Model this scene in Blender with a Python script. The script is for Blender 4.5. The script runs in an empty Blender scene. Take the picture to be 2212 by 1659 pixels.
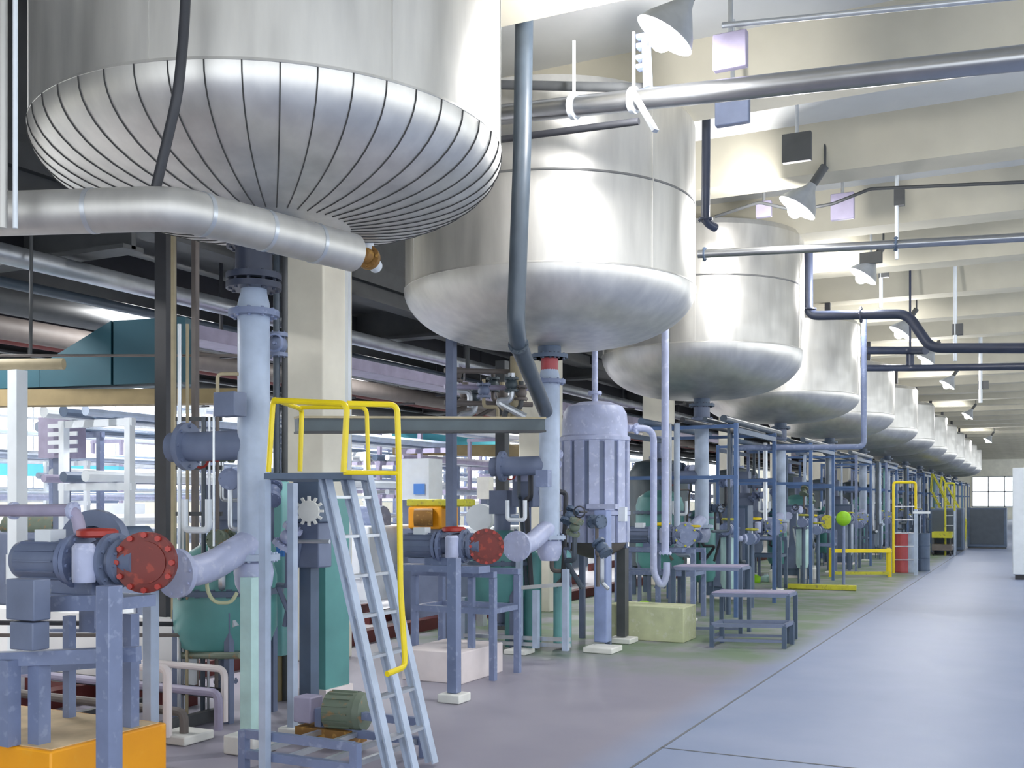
import bpy, bmesh, math, random
from mathutils import Vector, Matrix
random.seed(7)
SC = bpy.context.scene
COL = SC.collection
PI = math.pi
# ------------------------------------------------------------------ camera
F, CX, HY, EYE = 2300.0, 1106.0, 1085.0, 1.6
PHI = math.atan((2240 - CX) / F)
CS, SN = math.cos(PHI), math.sin(PHI)
cd = bpy.data.cameras.new('camera'); cam = bpy.data.objects.new('camera', cd); COL.objects.link(cam)
cam.location = (0, 0, EYE); cam.rotation_euler = (PI/2, 0, PHI)
cd.sensor_width = 36; cd.lens = 36*F/2212; cd.shift_y = (HY-829.5)/2212; cd.clip_end = 300; cd.clip_start = .05
SC.camera = cam
# ------------------------------------------------------------------ world, exposure
w = bpy.data.worlds.new('world'); SC.world = w; w.use_nodes = True
w.node_tree.nodes['Background'].inputs[0].default_value = (.90, .95, 1, 1)
w.node_tree.nodes['Background'].inputs[1].default_value = 1.45
vs = SC.view_settings
vs.view_transform = 'Standard'; vs.look = 'None'; vs.gamma = 1; vs.use_curve_mapping = False
vs.exposure = 0.88
SC.cycles.use_denoising = True
SC.cycles.sample_clamp_indirect = 4
SC.cycles.max_bounces = 7

# ------------------------------------------------------------------ helpers
def at(px, py, Z):
    X = (px-CX)/F*Z
    return Vector((X*CS-Z*SN, X*SN+Z*CS, EYE+(HY-py)/F*Z))
def flat(px, py, z=0.0):
    return at(px, py, F*(EYE-z)/(py-HY))
def zat(py, Z): return EYE+(HY-py)/F*Z
def depth(x, y): return -x*SN+y*CS

def principled(name):
    m = bpy.data.materials.new(name); m.use_nodes = True
    return m, m.node_tree, m.node_tree.nodes['Principled BSDF']
def paint(name, rgb, rough=.45, metal=0.0, var=.12, scale=6, bump=.05, spots=None):
    m, nt, b = principled(name)
    tc = nt.nodes.new('ShaderNodeTexCoord'); n = nt.nodes.new('ShaderNodeTexNoise')
    n.inputs['Scale'].default_value = scale; n.inputs['Detail'].default_value = 5
    nt.links.new(tc.outputs['Object'], n.inputs['Vector'])
    r = nt.nodes.new('ShaderNodeValToRGB')
    r.color_ramp.elements[0].position = .3; r.color_ramp.elements[1].position = .7
    r.color_ramp.elements[0].color = tuple(c*(1-var) for c in rgb)+(1,)
    r.color_ramp.elements[1].color = tuple(min(1, c*(1+var)) for c in rgb)+(1,)
    nt.links.new(n.outputs['Fac'], r.inputs[0])
    out = r.outputs[0]
    if spots:
        n2 = nt.nodes.new('ShaderNodeTexNoise'); n2.inputs['Scale'].default_value = scale*3; n2.inputs['Detail'].default_value = 6
        nt.links.new(tc.outputs['Object'], n2.inputs['Vector'])
        r2 = nt.nodes.new('ShaderNodeValToRGB'); r2.color_ramp.elements[0].position = .58; r2.color_ramp.elements[1].position = .66
        nt.links.new(n2.outputs['Fac'], r2.inputs[0])
        mx = nt.nodes.new('ShaderNodeMix'); mx.data_type = 'RGBA'
        nt.links.new(r2.outputs[0], mx.inputs[0]); nt.links.new(out, mx.inputs[6]); mx.inputs[7].default_value = tuple(spots)+(1,)
        out = mx.outputs[2]
    nt.links.new(out, b.inputs['Base Color'])
    b.inputs['Roughness'].default_value = rough; b.inputs['Metallic'].default_value = metal
    if bump:
        bp = nt.nodes.new('ShaderNodeBump'); bp.inputs['Strength'].default_value = bump; bp.inputs['Distance'].default_value = .02
        nt.links.new(n.outputs['Fac'], bp.inputs['Height']); nt.links.new(bp.outputs[0], b.inputs['Normal'])
    return m
def glow(name, rgb, s):
    m, nt, b = principled(name)
    b.inputs['Base Color'].default_value = (*rgb, 1)
    b.inputs['Emission Color'].default_value = (*rgb, 1); b.inputs['Emission Strength'].default_value = s
    return m
def aluminium(name, base=.72, rough=.42, dents=.25):
    m, nt, b = principled(name)
    tc = nt.nodes.new('ShaderNodeTexCoord')
    mp = nt.nodes.new('ShaderNodeMapping'); mp.inputs['Scale'].default_value = (3, 3, .5)
    nt.links.new(tc.outputs['Object'], mp.inputs[0])
    n = nt.nodes.new('ShaderNodeTexNoise'); n.inputs['Scale'].default_value = 2.5; n.inputs['Detail'].default_value = 7
    nt.links.new(mp.outputs[0], n.inputs['Vector'])
    r = nt.nodes.new('ShaderNodeValToRGB'); r.color_ramp.elements[0].position = .3; r.color_ramp.elements[1].position = .75
    r.color_ramp.elements[0].color = (base*.88, base*.865, base*.83, 1); r.color_ramp.elements[1].color = (base*1.1, base*1.08, base*1.03, 1)
    nt.links.new(n.outputs['Fac'], r.inputs[0]); nt.links.new(r.outputs[0], b.inputs['Base Color'])
    b.inputs['Metallic'].default_value = .84
    r3 = nt.nodes.new('ShaderNodeMapRange'); r3.inputs[3].default_value = rough-.06; r3.inputs[4].default_value = rough+.1
    nt.links.new(n.outputs['Fac'], r3.inputs[0]); nt.links.new(r3.outputs[0], b.inputs['Roughness'])
    n2 = nt.nodes.new('ShaderNodeTexNoise'); n2.inputs['Scale'].default_value = 1.3; n2.inputs['Detail'].default_value = 2
    nt.links.new(tc.outputs['Object'], n2.inputs['Vector'])
    bp = nt.nodes.new('ShaderNodeBump'); bp.inputs['Strength'].default_value = dents; bp.inputs['Distance'].default_value = .12
    nt.links.new(n2.outputs['Fac'], bp.inputs['Height']); nt.links.new(bp.outputs[0], b.inputs['Normal'])
    return m
M = dict(
    alu=aluminium('aluminium cladding', .76, .42, .10), alu2=aluminium('aluminium pipe jacket', .62, .5, .15),
    seam=paint('dark sheet seam', (.05,.05,.05), .7),
    joint=paint('floor joint sealant', (.16,.17,.19), .6),
    band=paint('grey lap joint', (.22,.22,.22), .5, .5),
    chrome=paint('polished steel jacket', (.42,.43,.45), .28, .95, var=.06),
    alu3=aluminium('dented aluminium cladding', .66, .36, .32),
    galv=paint('galvanised steel', (.55,.58,.62), .35, .7),
    blue=paint('periwinkle blue paint', (.19,.235,.38), .4, spots=(.26,.31,.46)),
    steel=paint('strong blue paint', (.09,.16,.33), .4),
    blued=paint('deep slate blue paint', (.09,.13,.20), .45),
    navy=paint('navy pipe paint', (.035,.045,.08), .4),
    dust=paint('dusty plinth top', (.66,.50,.30), .8, var=.15),
    settle=paint('dark slate vessel paint', (.06,.085,.10), .45),
    bluel=paint('light blue paint', (.42,.50,.64), .38),
    lav=paint('pale lavender paint', (.45,.49,.68), .42, spots=(.58,.61,.78)),
    lavp=paint('lavender blue post paint', (.30,.37,.62), .42),
    greyb=paint('blue grey enamel', (.155,.19,.29), .45),
    slate=paint('grey blue pipe paint', (.06,.08,.105), .4),
    dark=paint('dark steel', (.035,.037,.045), .5),
    darkg=paint('dark grey steel', (.07,.075,.08), .55),
    brown=paint('brown grey primer', (.15,.13,.12), .6),
    teal=paint('teal enamel', (.10,.30,.29), .38, scale=3),
    teall=paint('pale teal enamel', (.23,.52,.52), .35, scale=3),
    crane=paint('crane blue green paint', (.015,.075,.105), .5, scale=2),
    cranel=paint('crane cyan paint', (.12,.55,.70), .5, scale=2),
    red=paint('dark red flange paint', (.17,.012,.006), .4, spots=(.30,.03,.012)),
    redl=paint('bright red paint', (.42,.035,.025), .4),
    drumred=paint('faded red drum paint', (.42,.07,.08), .45),
    kerb=paint('oxide red kerb paint', (.10,.014,.013), .6),
    yellow=paint('safety yellow paint', (.85,.66,.01), .35, var=.08),
    olive=paint('worn yellow paint', (.50,.48,.03), .5, spots=(.3,.28,.05)),
    orange=paint('orange paint', (.95,.38,.008), .45, scale=2, spots=(.95,.45,.03)),
    cream=paint('cream painted concrete', (.84,.81,.70), .8, var=.06, scale=3),
    plinth=paint('pale pink concrete', (.84,.76,.75), .8, var=.05),
    foot=paint('white painted concrete', (.78,.78,.74), .8, var=.08),
    tan=paint('tan steel', (.26,.20,.10), .6), tanl=paint('tan pipe lagging', (.40,.34,.22), .6),
    white=paint('white enamel', (.80,.85,.90), .4, var=.04),
    ceil=paint('off white ceiling paint', (.68,.69,.68), .85, var=.05, scale=1.5),
    rib=paint('tan shaded rib', (.56,.53,.43), .85, var=.08, scale=1.5),  # tan puts the shade on the rib sides into the colour
    mauve=paint('mauve grey enamel', (.36,.33,.46), .5),
    rust=paint('rusty brown iron', (.26,.13,.03), .6, spots=(.45,.25,.06)),
    green=paint('fresh green plastic', (.30,.62,.02), .45),
    mint=paint('mint glass fibre', (.50,.72,.70), .3),
    motor=paint('grey green casting', (.16,.20,.15), .55, spots=(.3,.2,.1)),
    lime=paint('pale lime concrete', (.55,.58,.36), .8, spots=(.62,.64,.48)),
    signb=paint('blue sign paint', (.10,.28,.75), .4, var=.03),
    lamp=glow('lamp bulb', (1,.98,.97), 60), tube=glow('fluorescent tube', (1,.97,.93), 6),
    pane=glow('daylit and added glowing pane', (.93,.97,1), 1.5),  # daylight in the left windows, an added glow in the right wall
)

class MB:
    def __init__(s): s.bm = bmesh.new(); s.mi = 0
    def _t(s, faces):
        for f in faces: f.material_index = s.mi; f.smooth = True
    def box(s, c, size, rz=0, ry=0, rx=0):
        mt = Matrix.Translation(c) @ Matrix.Rotation(rz,4,'Z') @ Matrix.Rotation(ry,4,'Y') @ Matrix.Rotation(rx,4,'X') @ Matrix.Diagonal((*size,1))
        g = bmesh.ops.create_cube(s.bm, size=1, matrix=mt)
        s._t({f for v in g['verts'] for f in v.link_faces}); return s
    def bar(s, a, b, w, d=None, up=(0,0,1)):      # box section along a-b; w across, d along 'up'
        a, b = Vector(a), Vector(b); d = d or w
        z = (b-a).normalized(); u = Vector(up)
        if abs(z.dot(u)) > .98: u = Vector((0,1,0))
        x = u.cross(z).normalized(); y = z.cross(x)
        m = Matrix((x, y, z)).transposed().to_4x4(); m.translation = (a+b)/2
        g = bmesh.ops.create_cube(s.bm, size=1, matrix=m @ Matrix.Diagonal((w, d, (b-a).length, 1)))
        s._t({f for v in g['verts'] for f in v.link_faces}); return s
    def cyl(s, a, b, r, r2=None, n=20, cap=True):
        a, b = Vector(a), Vector(b); r2 = r if r2 is None else r2
        q = (b-a).to_track_quat('Z', 'Y').to_matrix().to_4x4(); q.translation = (a+b)/2
        g = bmesh.ops.create_cone(s.bm, cap_ends=cap, segments=n, radius1=r, radius2=r2, depth=(b-a).length, matrix=q)
        s._t({f for v in g['verts'] for f in v.link_faces}); return s
    def tube(s, pts, r, n=14, fil=None, closed=False):
        pts = [Vector(p) for p in pts]; P = [pts[0]]
        fil = r*2.2 if fil is None else fil
        for i in range(1, len(pts)-1):
            a, b, c = pts[i-1], pts[i], pts[i+1]
            u, v = (a-b), (c-b)
            k = min(fil, u.length*.48, v.length*.48)
            if u.angle(v) > PI-.02 or k < 1e-4: P.append(b); continue
            p0, p1 = b+u.normalized()*k, b+v.normalized()*k
            for j in range(6):
                t = j/5; P.append(p0*(1-t)**2+b*2*t*(1-t)+p1*t*t)
        P.append(pts[-1]); rings = []
        nrm = None
        for i, p in enumerate(P):
            t = (P[min(i+1, len(P)-1)]-P[max(i-1, 0)]).normalized()
            if nrm is None: nrm = t.orthogonal().normalized()
            nrm = (nrm-t*nrm.dot(t)).normalized(); bn = t.cross(nrm)
            rings.append([s.bm.verts.new(p+(nrm*math.cos(2*PI*k/n)+bn*math.sin(2*PI*k/n))*r) for k in range(n)])
        fs = []
        for i in range(len(rings)-1):
            for k in range(n):
                fs.append(s.bm.faces.new((rings[i][k], rings[i][(k+1)%n], rings[i+1][(k+1)%n], rings[i+1][k])))
        fs.append(s.bm.faces.new(rings[0][::-1])); fs.append(s.bm.faces.new(rings[-1])); s._t(fs); return s
    def lathe(s, c, prof, n=32, axis=(0,0,1)):
        c = Vector(c); q = Vector(axis).to_track_quat('Z', 'Y').to_matrix()
        rings = []
        for (r, z) in prof:
            if r < 1e-5: rings.append([s.bm.verts.new(c+q@Vector((0,0,z)))])
            else: rings.append([s.bm.verts.new(c+q@Vector((r*math.cos(2*PI*k/n), r*math.sin(2*PI*k/n), z))) for k in range(n)])
        fs = []
        for A, B in zip(rings, rings[1:]):
            for k in range(n):
                k2 = (k+1) % n
                if len(A) == 1 and len(B) == 1: continue
                if len(A) == 1: fs.append(s.bm.faces.new((A[0], B[k2], B[k])))
                elif len(B) == 1: fs.append(s.bm.faces.new((A[k], A[k2], B[0])))
                else: fs.append(s.bm.faces.new((A[k], A[k2], B[k2], B[k])))
        s._t(fs); return s
    def flange(s, c, axis, r, t=.03, bolts=8, br=.012):
        c = Vector(c); ax = Vector(axis).normalized()
        s.cyl(c-ax*t/2, c+ax*t/2, r, n=28)
        u = ax.orthogonal().normalized(); v = ax.cross(u)
        for k in range(bolts):
            a = 2*PI*k/bolts; p = c+(u*math.cos(a)+v*math.sin(a))*r*.84
            s.cyl(p-ax*(t/2+.012), p+ax*(t/2+.012), br, n=6)
        return s
    def sphere(s, c, r, sc=(1,1,1), n=16):
        g = bmesh.ops.create_uvsphere(s.bm, u_segments=n, v_segments=n//2+2, radius=r, matrix=Matrix.Translation(c) @ Matrix.Diagonal((*sc,1)))
        s._t({f for v in g['verts'] for f in v.link_faces}); return s
    def build(s, name, mat, parent=None, label=None, bevel=0, ang=35):
        bmesh.ops.recalc_face_normals(s.bm, faces=s.bm.faces[:])
        if parent is not None: org = parent_world(parent)
        else:
            vsx = [v.co for v in s.bm.verts]
            lo = Vector([min(v[i] for v in vsx) for i in range(3)]); hi = Vector([max(v[i] for v in vsx) for i in range(3)])
            org = Vector(((lo.x+hi.x)/2, (lo.y+hi.y)/2, lo.z))
        bmesh.ops.translate(s.bm, verts=s.bm.verts[:], vec=-org)
        me = bpy.data.meshes.new(name); s.bm.to_mesh(me); s.bm.free()
        for m_ in (mat if isinstance(mat, (list, tuple)) else [mat]): me.materials.append(M[m_])
        me.set_sharp_from_angle(angle=math.radians(ang))
        o = bpy.data.objects.new(name, me); COL.objects.link(o)
        if parent is not None: o.parent = parent
        else: o.location = org
        if label: o['label'] = label
        if bevel:
            b = o.modifiers.new('bevel', 'BEVEL'); b.width = bevel; b.segments = 2; b.limit_method = 'ANGLE'
        return o
def parent_world(p):
    v = Vector((0,0,0))
    while p is not None: v = v+p.location; p = p.parent
    return v
def tag(o, label, cat, group=None):
    o['label'] = label; o['category'] = cat
    if group: o['group'] = group
    return o
def T(name, label, cat, loc, group=None):
    o = bpy.data.objects.new(name, None); COL.objects.link(o); o.location = loc; o.empty_display_size = .1
    return tag(o, label, cat, group)
def struct(name, mb, mat, label=None, parent=None):
    o = mb.build(name, mat, parent)
    if parent is None: o['kind'] = 'structure'
    if label: o['label'] = label
    return o
def copy_tree(o, parent=None):
    c = o.copy(); COL.objects.link(c)
    if parent is not None: c.parent = parent
    for ch in [q for q in bpy.data.objects if q.parent == o and q != c]: copy_tree(ch, c)
    return c
def pb(mb, x0, y0, x1, y1, Z, b=.2):               # hall-aligned box that covers this much of the view at distance Z
    wd = (x1-x0)*Z/F; a = max(.01, (wd-SN*b)/CS)
    p0, p1 = at((x0+x1)/2, y0, Z), at((x0+x1)/2, y1, Z)
    mb.box((p0+p1)/2, (a, b, abs(p0.z-p1.z))); return mb

ORD = ['nearest', 'second', 'third', 'fourth', 'fifth', 'sixth', 'seventh', 'eighth', 'ninth', 'tenth', 'eleventh', 'twelfth', 'thirteenth', 'fourteenth']
TX = -4.5
TY = [5.6, 10.0, 15.55, 21.0, 26.5, 32, 37.5, 43, 48.5, 54, 59.5, 65, 70.5]

# ------------------------------------------------------------------ setting
def floor_mat():
    m, nt, b = principled('floor coating')
    tc = nt.nodes.new('ShaderNodeTexCoord'); sep = nt.nodes.new('ShaderNodeSeparateXYZ'); nt.links.new(tc.outputs['Object'], sep.inputs[0])
    n = nt.nodes.new('ShaderNodeTexNoise'); n.inputs['Scale'].default_value = .7; n.inputs['Detail'].default_value = 6
    nt.links.new(tc.outputs['Object'], n.inputs['Vector'])
    # worn greenish paint among the machines further back, lavender grey near the front, cooler in the aisle
    ad = nt.nodes.new('ShaderNodeMath'); ad.operation = 'MULTIPLY_ADD'; ad.inputs[1].default_value = 3.0
    nt.links.new(n.outputs['Fac'], ad.inputs[0]); nt.links.new(sep.outputs['Y'], ad.inputs[2])
    mr = nt.nodes.new('ShaderNodeMapRange'); mr.inputs[1].default_value = 10.8; mr.inputs[2].default_value = 12.6
    nt.links.new(ad.outputs[0], mr.inputs[0])
    mx = nt.nodes.new('ShaderNodeMapRange'); mx.inputs[1].default_value = -2.2; mx.inputs[2].default_value = -2.6
    nt.links.new(sep.outputs['X'], mx.inputs[0])
    n3 = nt.nodes.new('ShaderNodeTexNoise'); n3.inputs['Scale'].default_value = 1.6; n3.inputs['Detail'].default_value = 5
    nt.links.new(tc.outputs['Object'], n3.inputs['Vector'])
    r3 = nt.nodes.new('ShaderNodeMapRange'); r3.inputs[1].default_value = .35; r3.inputs[2].default_value = .65
    nt.links.new(n3.outputs['Fac'], r3.inputs[0])
    rg = nt.nodes.new('ShaderNodeMapRange'); rg.inputs[1].default_value = .3; rg.inputs[2].default_value = .55; nt.links.new(n3.outputs['Fac'], rg.inputs[0])
    pr = nt.nodes.new('ShaderNodeMath'); pr.operation = 'MULTIPLY'; nt.links.new(mr.outputs[0], pr.inputs[0]); nt.links.new(mx.outputs[0], pr.inputs[1])
    pr2 = nt.nodes.new('ShaderNodeMath'); pr2.operation = 'MULTIPLY'; nt.links.new(pr.outputs[0], pr2.inputs[0]); nt.links.new(rg.outputs[0], pr2.inputs[1])
    def mix(fac, a, c):
        k = nt.nodes.new('ShaderNodeMix'); k.data_type = 'RGBA'
        nt.links.new(fac, k.inputs[0])
        for i, v in ((6, a), (7, c)):
            if isinstance(v, tuple): k.inputs[i].default_value = (*v, 1)
            else: nt.links.new(v, k.inputs[i])
        return k.outputs[2]
    aisle = mix(r3.outputs[0], (.28,.34,.50), (.33,.385,.54))
    near = mix(r3.outputs[0], (.33,.315,.38), (.37,.355,.42))
    base = mix(mx.outputs[0], aisle, near)
    out = mix(pr2.outputs[0], base, (.20,.27,.18))
    nt.links.new(out, b.inputs['Base Color'])
    rr = nt.nodes.new('ShaderNodeMapRange'); rr.inputs[3].default_value = .36; rr.inputs[4].default_value = .55
    b.inputs['Specular IOR Level'].default_value = .12
    nt.links.new(n3.outputs['Fac'], rr.inputs[0]); nt.links.new(rr.outputs[0], b.inputs['Roughness'])
    return m
M['floor'] = floor_mat()
M['wfloor'] = paint('sunlit white floor and bund paint', (.88,.87,.88), .3, var=.03, scale=1)  # white in place of sunlight on the left bay floor; also bund paint
def slab(x0, x1, y0, y1, z0, z1): return MB().box(((x0+x1)/2, (y0+y1)/2, (z0+z1)/2), (x1-x0, y1-y0, z1-z0))
o = slab(-6.9, 6, -6, 110, -.2, 0); o = struct('floor', o, 'floor')
fl_off = o.location.copy()
# put the texture origin at the hall origin: shift mesh instead of object
o.data.transform(Matrix.Translation(o.location)); o.location = (0, 0, 0)
struct('floor', slab(-32, -6.9, -6, 110, -.2, 0), 'wfloor')
k = MB()
k.box((-2.19, 52, .002), (.016, 116, .004)); struct('trim_1', k, 'joint')
k = MB()
for yy in (6.65,): k.box((1.9, yy, .002), (8.2, .012, .004))
struct('trim_2', k, 'joint')
k = MB(); k.box((-6.9, 50, .07), (.16, 112, .14)); struct('trim_3', k, 'kerb')
# ceiling: deck and ribs
struct('ceiling', slab(-7.4, 6, -6, 110, 5.95, 6.1), 'ceil')
for i in range(40):
    yy = -3.6+2.75*i
    k = MB(); bm = k.bm
    vsx = []
    for x in (-7.4, 6):
        vsx.append([bm.verts.new((x, yy+dy, z)) for dy, z in ((-.42, 5.97), (-.24, 5.42), (.24, 5.42), (.42, 5.97))])
    a, b = vsx
    for j in range(4): bm.faces.new((a[j], a[(j+1)%4], b[(j+1)%4], b[j]))
    bm.faces.new(a[::-1]); bm.faces.new(b)
    struct('trim_%d' % (10+i), k, 'rib')
# low ceiling of the left bay with dark girders
struct('ceiling', slab(-16, -7.2, -6, 110, 4.25, 4.45), 'darkg')
struct('ceiling', slab(-32, -16, -6, 110, 8, 8.2), 'ceil')
for i, (x, z, hh, mt) in enumerate(((-7.3, 4.15, .5, 'darkg'), (-8.6, 4.0, .3, 'dark'), (-10.2, 4.0, .4, 'darkg'), (-12.2, 4.0, .35, 'dark'), (-14.2, 4.0, .4, 'darkg'), (-16, 4.1, .6, 'brown'))):
    k = MB(); k.box((x, 52, z+hh/2-.1), (.04, 116, hh)); k.box((x, 52, z-.1), (.26, 116, .04)); struct('trim_%d' % (60+i), k, mt)
for i in range(14):
    yy = 1.5+5.5*i
    k = MB(); k.box((-11.6, yy, 4.05), (8.8, .05, .4)); k.box((-11.6, yy, 3.86), (8.8, .24, .04)); struct('trim_%d' % (70+i), k, 'darkg')
struct('wall_upper_light_block', slab(-7.45, -7.35, -6, 110, 4.3, 5.95), 'darkg')  # added to keep window light off the left side of the tanks
# walls with window bands
def window_wall(name, x, y0, y1, sill, head, top, step, pane, wn):
    k = MB()
    k.box((x, (y0+y1)/2, sill/2), (.3, y1-y0, sill)); k.box((x, (y0+y1)/2, (head+top)/2), (.3, y1-y0, top-head))
    n = int((y1-y0)/step)
    for i in range(n+1): k.box((x, y0+i*step, (sill+head)/2), (.34, .6, head-sill))
    struct(name, k, 'cream')
    for i in range(n):
        a, b = y0+i*step+.3, y0+(i+1)*step-.3
        f = MB(); m = (a+b)/2
        for zz in (sill+.04, (sill+head)/2, head-.04): f.box((x, m, zz), (.1, b-a, .08))
        for q in range(6): f.box((x, a+(b-a)*q/5, (sill+head)/2), (.08, .06, head-sill))
        fo = struct('window_%d' % (wn+i), f, 'galv')
        p = MB(); p.box((x, m, (sill+head)/2), (.02, b-a, head-sill)); p.build('pane', pane, fo)
window_wall('wall_left', -30, -6, 109.5, 1.6, 7.2, 8.2, 5.5, 'pane', 1)
window_wall('wall_right_added_glow', 6, 3, 107.5, 1.0, 4.6, 6.1, 5.5, 'pane', 40)  # out of view; glowing panes added to brighten the tanks
k = MB(); k.box((-12, 110, 4.1), (40, .3, 8.2)); struct('wall_far', k, 'cream')
k = MB(); k.box((-19, -6, 4.1), (26, .3, 8.2)); struct('wall_near_light_block', k, 'cream')  # unseen wall added to block light from behind on the left
f = MB()
for zz in (1.2, 2.6, 4.0): f.box((-2, 109.8, zz), (7, .1, .1))
for q in range(6): f.box((-5.5+1.4*q, 109.8, 2.6), (.1, .1, 2.9))
fo = struct('window_90', f, 'galv'); p = MB(); p.box((-2, 109.82, 2.6), (7, .03, 2.8)); p.build('pane', 'pane', fo)

# ------------------------------------------------------------------ tanks
def tank(i, y, R, ztop, zseam, zbot, ribs, zband=None, vs_=6):
    t = T('storage_tank', '%s big aluminium clad tank hanging below the ceiling, counted from the camera' % ORD[i].capitalize(), 'tank', (TX, y, zbot), 'row of aluminium clad tanks under the ceiling')
    n = 96
    s = MB(); s.lathe((TX, y, 0), [(R, zseam), (R, ztop)] + ([(R*.97, ztop+.08), (R*.5, ztop+.25), (.001, ztop+.3)] if i else [(0.01, ztop)]), n=n)
    s.build('shell', 'alu' if i < 2 else 'alu3', t, ang=25)
    # dished bottom
    d = MB(); prof = []
    hgt = zseam-zbot
    for k_ in range(15):
        a = PI/2*k_/14
        prof.append((max(0.0, (R+.012)*math.cos(a)**(.62 if i else .74)), zseam-hgt*math.sin(a)**(1.12 if i else .98)))
    prof[-1] = (0.0, zbot)
    d.lathe((TX, y, 0), prof, n=n)
    if ribs:
        d.mi = 1
        for q in range(ribs):
            a = 2*PI*(q+.3)/ribs; pts = [(TX+math.cos(a)*(r+.002), y+math.sin(a)*(r+.002), z-.002) for r, z in prof[:-2]]
            d.tube(pts, .004, n=4, fil=0)
    d.build('dished_bottom', ['alu' if i < 2 else 'alu3', 'seam'], t, ang=60)
    b = MB(); b.lathe((TX, y, 0), [(R, zseam+.02), (R+.012, zseam+.015), (R+.014, zseam), (R, zseam-.015)], n=n); b.build('seam_band', 'alu', t)
    if zband:
        b = MB(); b.lathe((TX, y, 0), [(R, zband+.012), (R+.006, zband+.008), (R+.006, zband-.006), (R, zband-.012)], n=n); b.build('cladding_band', 'band', t)
    for q in range(vs_):
        a = -1.35+2*PI*q/vs_; c = MB(); c.box((TX+math.cos(a)*(R+.001), y+math.sin(a)*(R+.001), (ztop+zseam)/2), (.012, .014, ztop-zseam), rz=a)
        if i < 5: c.build('vertical_lap', 'alu', t)
    if i:
        for sx in (-1, 1):
            k = MB(); k.box((TX+sx*.9, y, (ztop+6)/2+.03), (.1, .1, 6-ztop-.06)); k.build('hanger', 'dark', t)
    nz = MB(); nz.cyl((TX, y, zbot-.1), (TX, y, zbot+.1), .12); nz.flange((TX, y, zbot-.1), (0,0,1), .19, .04, 8); nz.build('outlet_nozzle', 'blued', t)
    return t
specs = [(1.48, 5.93, 3.90, 3.40, 48, None), (1.48, 5.35, 3.74, 3.2, 0, 4.57), (1.48, 5.4, 3.78, 3.15, 0, 4.7), (1.48, 4.95, 3.62, 3.15, 0, None)]
for i, y in enumerate(TY):
    R, zt, zs, zb, rb, bd = specs[i] if i < 4 else (1.48, 4.75, 3.65, 3.15, 0, None)
    tank(i, y, R, zt, zs, zb, rb, bd, 7 if i < 2 else 5)
# ------------------------------------------------------------------ high level pipes and lamps
def pipe(name, label, cat, pts, r, mat, flanges=(), group=None, n=14, fil=None, fm=None, fr=1.7):
    t = MB(); t.tube(pts, r, n=n, fil=fil)
    if not flanges: return tag(t.build(name, mat), label, cat, group)
    root = T(name, label, cat, pts[-1], group); t.build('pipe', mat, root)
    for (c, ax) in flanges:
        f = MB(); f.flange(c, ax, r*fr, max(.02, r*.3), 8, max(.006, r*.1)); f.build('flange', fm or mat, root)
    return root
# big silver duct across the hall
a, b = at(1060, 250, 9.3), at(2330, 112, 6.9)
t = T('silver_pipe', 'Thick silver insulated pipe crossing the hall above the second tank', 'pipe', a)
MB().tube([a+(a-b).normalized()*2.6, b+(b-a).normalized()*3], .085, n=24).build('pipe', 'chrome', t)
for px in (1245, 1367):
    q = (px-1060)/(2330-1060); c = a.lerp(b, q*1.25 if q < .3 else q)
    m = MB(); m.cyl(c-(b-a).normalized()*.02, c+(b-a).normalized()*.02, .105, n=24); m.box(c+Vector((0,0,.3)), (.02, .02, .5)); m.build('clamp', 'white', t)
pipe('drain_pipe', 'Dark slim conduit running just under the thick silver pipe', 'pipe', [a+Vector((-3,0,-.12)), at(1380, 262, 8.6)], .03, 'dark')
pipe('cable_duct', 'Grey cable duct running above the thick silver pipe by the tall pole', 'pipe', [at(900, 215, 9.6)+Vector((0,0,.15)), at(1400, 190, 8.75)], .04, 'darkg')
k = MB(); k.bar(at(1365, 195, 8.2), at(1416, 283, 8.0), .05, .03); tag(k.build('steel_bracket', 'galv'), 'Slanted steel bracket hanging off the thick silver pipe', 'bracket')
# second silver pipe
pipe('silver_pipe', 'Slim silver pipe crossing the hall in front of the third tank', 'pipe', [at(1508, 549, 13.0), at(1930, 528, 12.2), at(2330, 506, 11.5)], .05, 'chrome', flanges=[(at(1522, 549, 13.0), at(2330,506,11.5)-at(1508,549,13.0)), (at(1935, 527, 12.2), at(2330,506,11.5)-at(1508,549,13.0))], fm='blued')
pipe('blue_vent_pipe', 'Dark upright pipe at the right edge of the second tank', 'pipe', [at(1526, 200, 11.2), at(1524, 480, 11.2), at(1545, 492, 11.3)], .045, 'navy', flanges=[(at(1524, 474, 11.2), (0,0,1))])
pipe('blue_vent_pipe', 'Dark blue pipe dropping beside the third tank then turning over the fourth', 'pipe', [at(1746, 545, 17), at(1746, 682, 17), at(1960, 678, 16.2), at(2010, 752, 16.0), at(2330, 752, 14.5)], .075, 'navy', flanges=[(at(1746, 668, 17), (0,0,1)), (at(1860, 680, 16.6), (1,0,0))])
pipe('blue_riser', 'Slim light blue riser at the right edge of the fourth tank', 'pipe', [at(1866, 690, 17), at(1866, 965, 17), at(1590, 968, 17)], .045, 'blue')
t = T('blue_header', 'Pair of dark blue header pipes with a short upright link over the fifth tank', 'pipe', at(1966, 795, 19))
MB().tube([at(1872, 757, 19), at(1966, 757, 19), at(2000, 757, 18.5)], .07).build('upper_pipe', 'navy', t)
MB().tube([at(1872, 795, 19), at(1966, 795, 19), at(2330, 790, 16.8)], .06).build('lower_pipe', 'navy', t)
MB().tube([at(1966, 750, 19), at(1966, 795, 19)], .07).build('link', 'navy', t)
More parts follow.
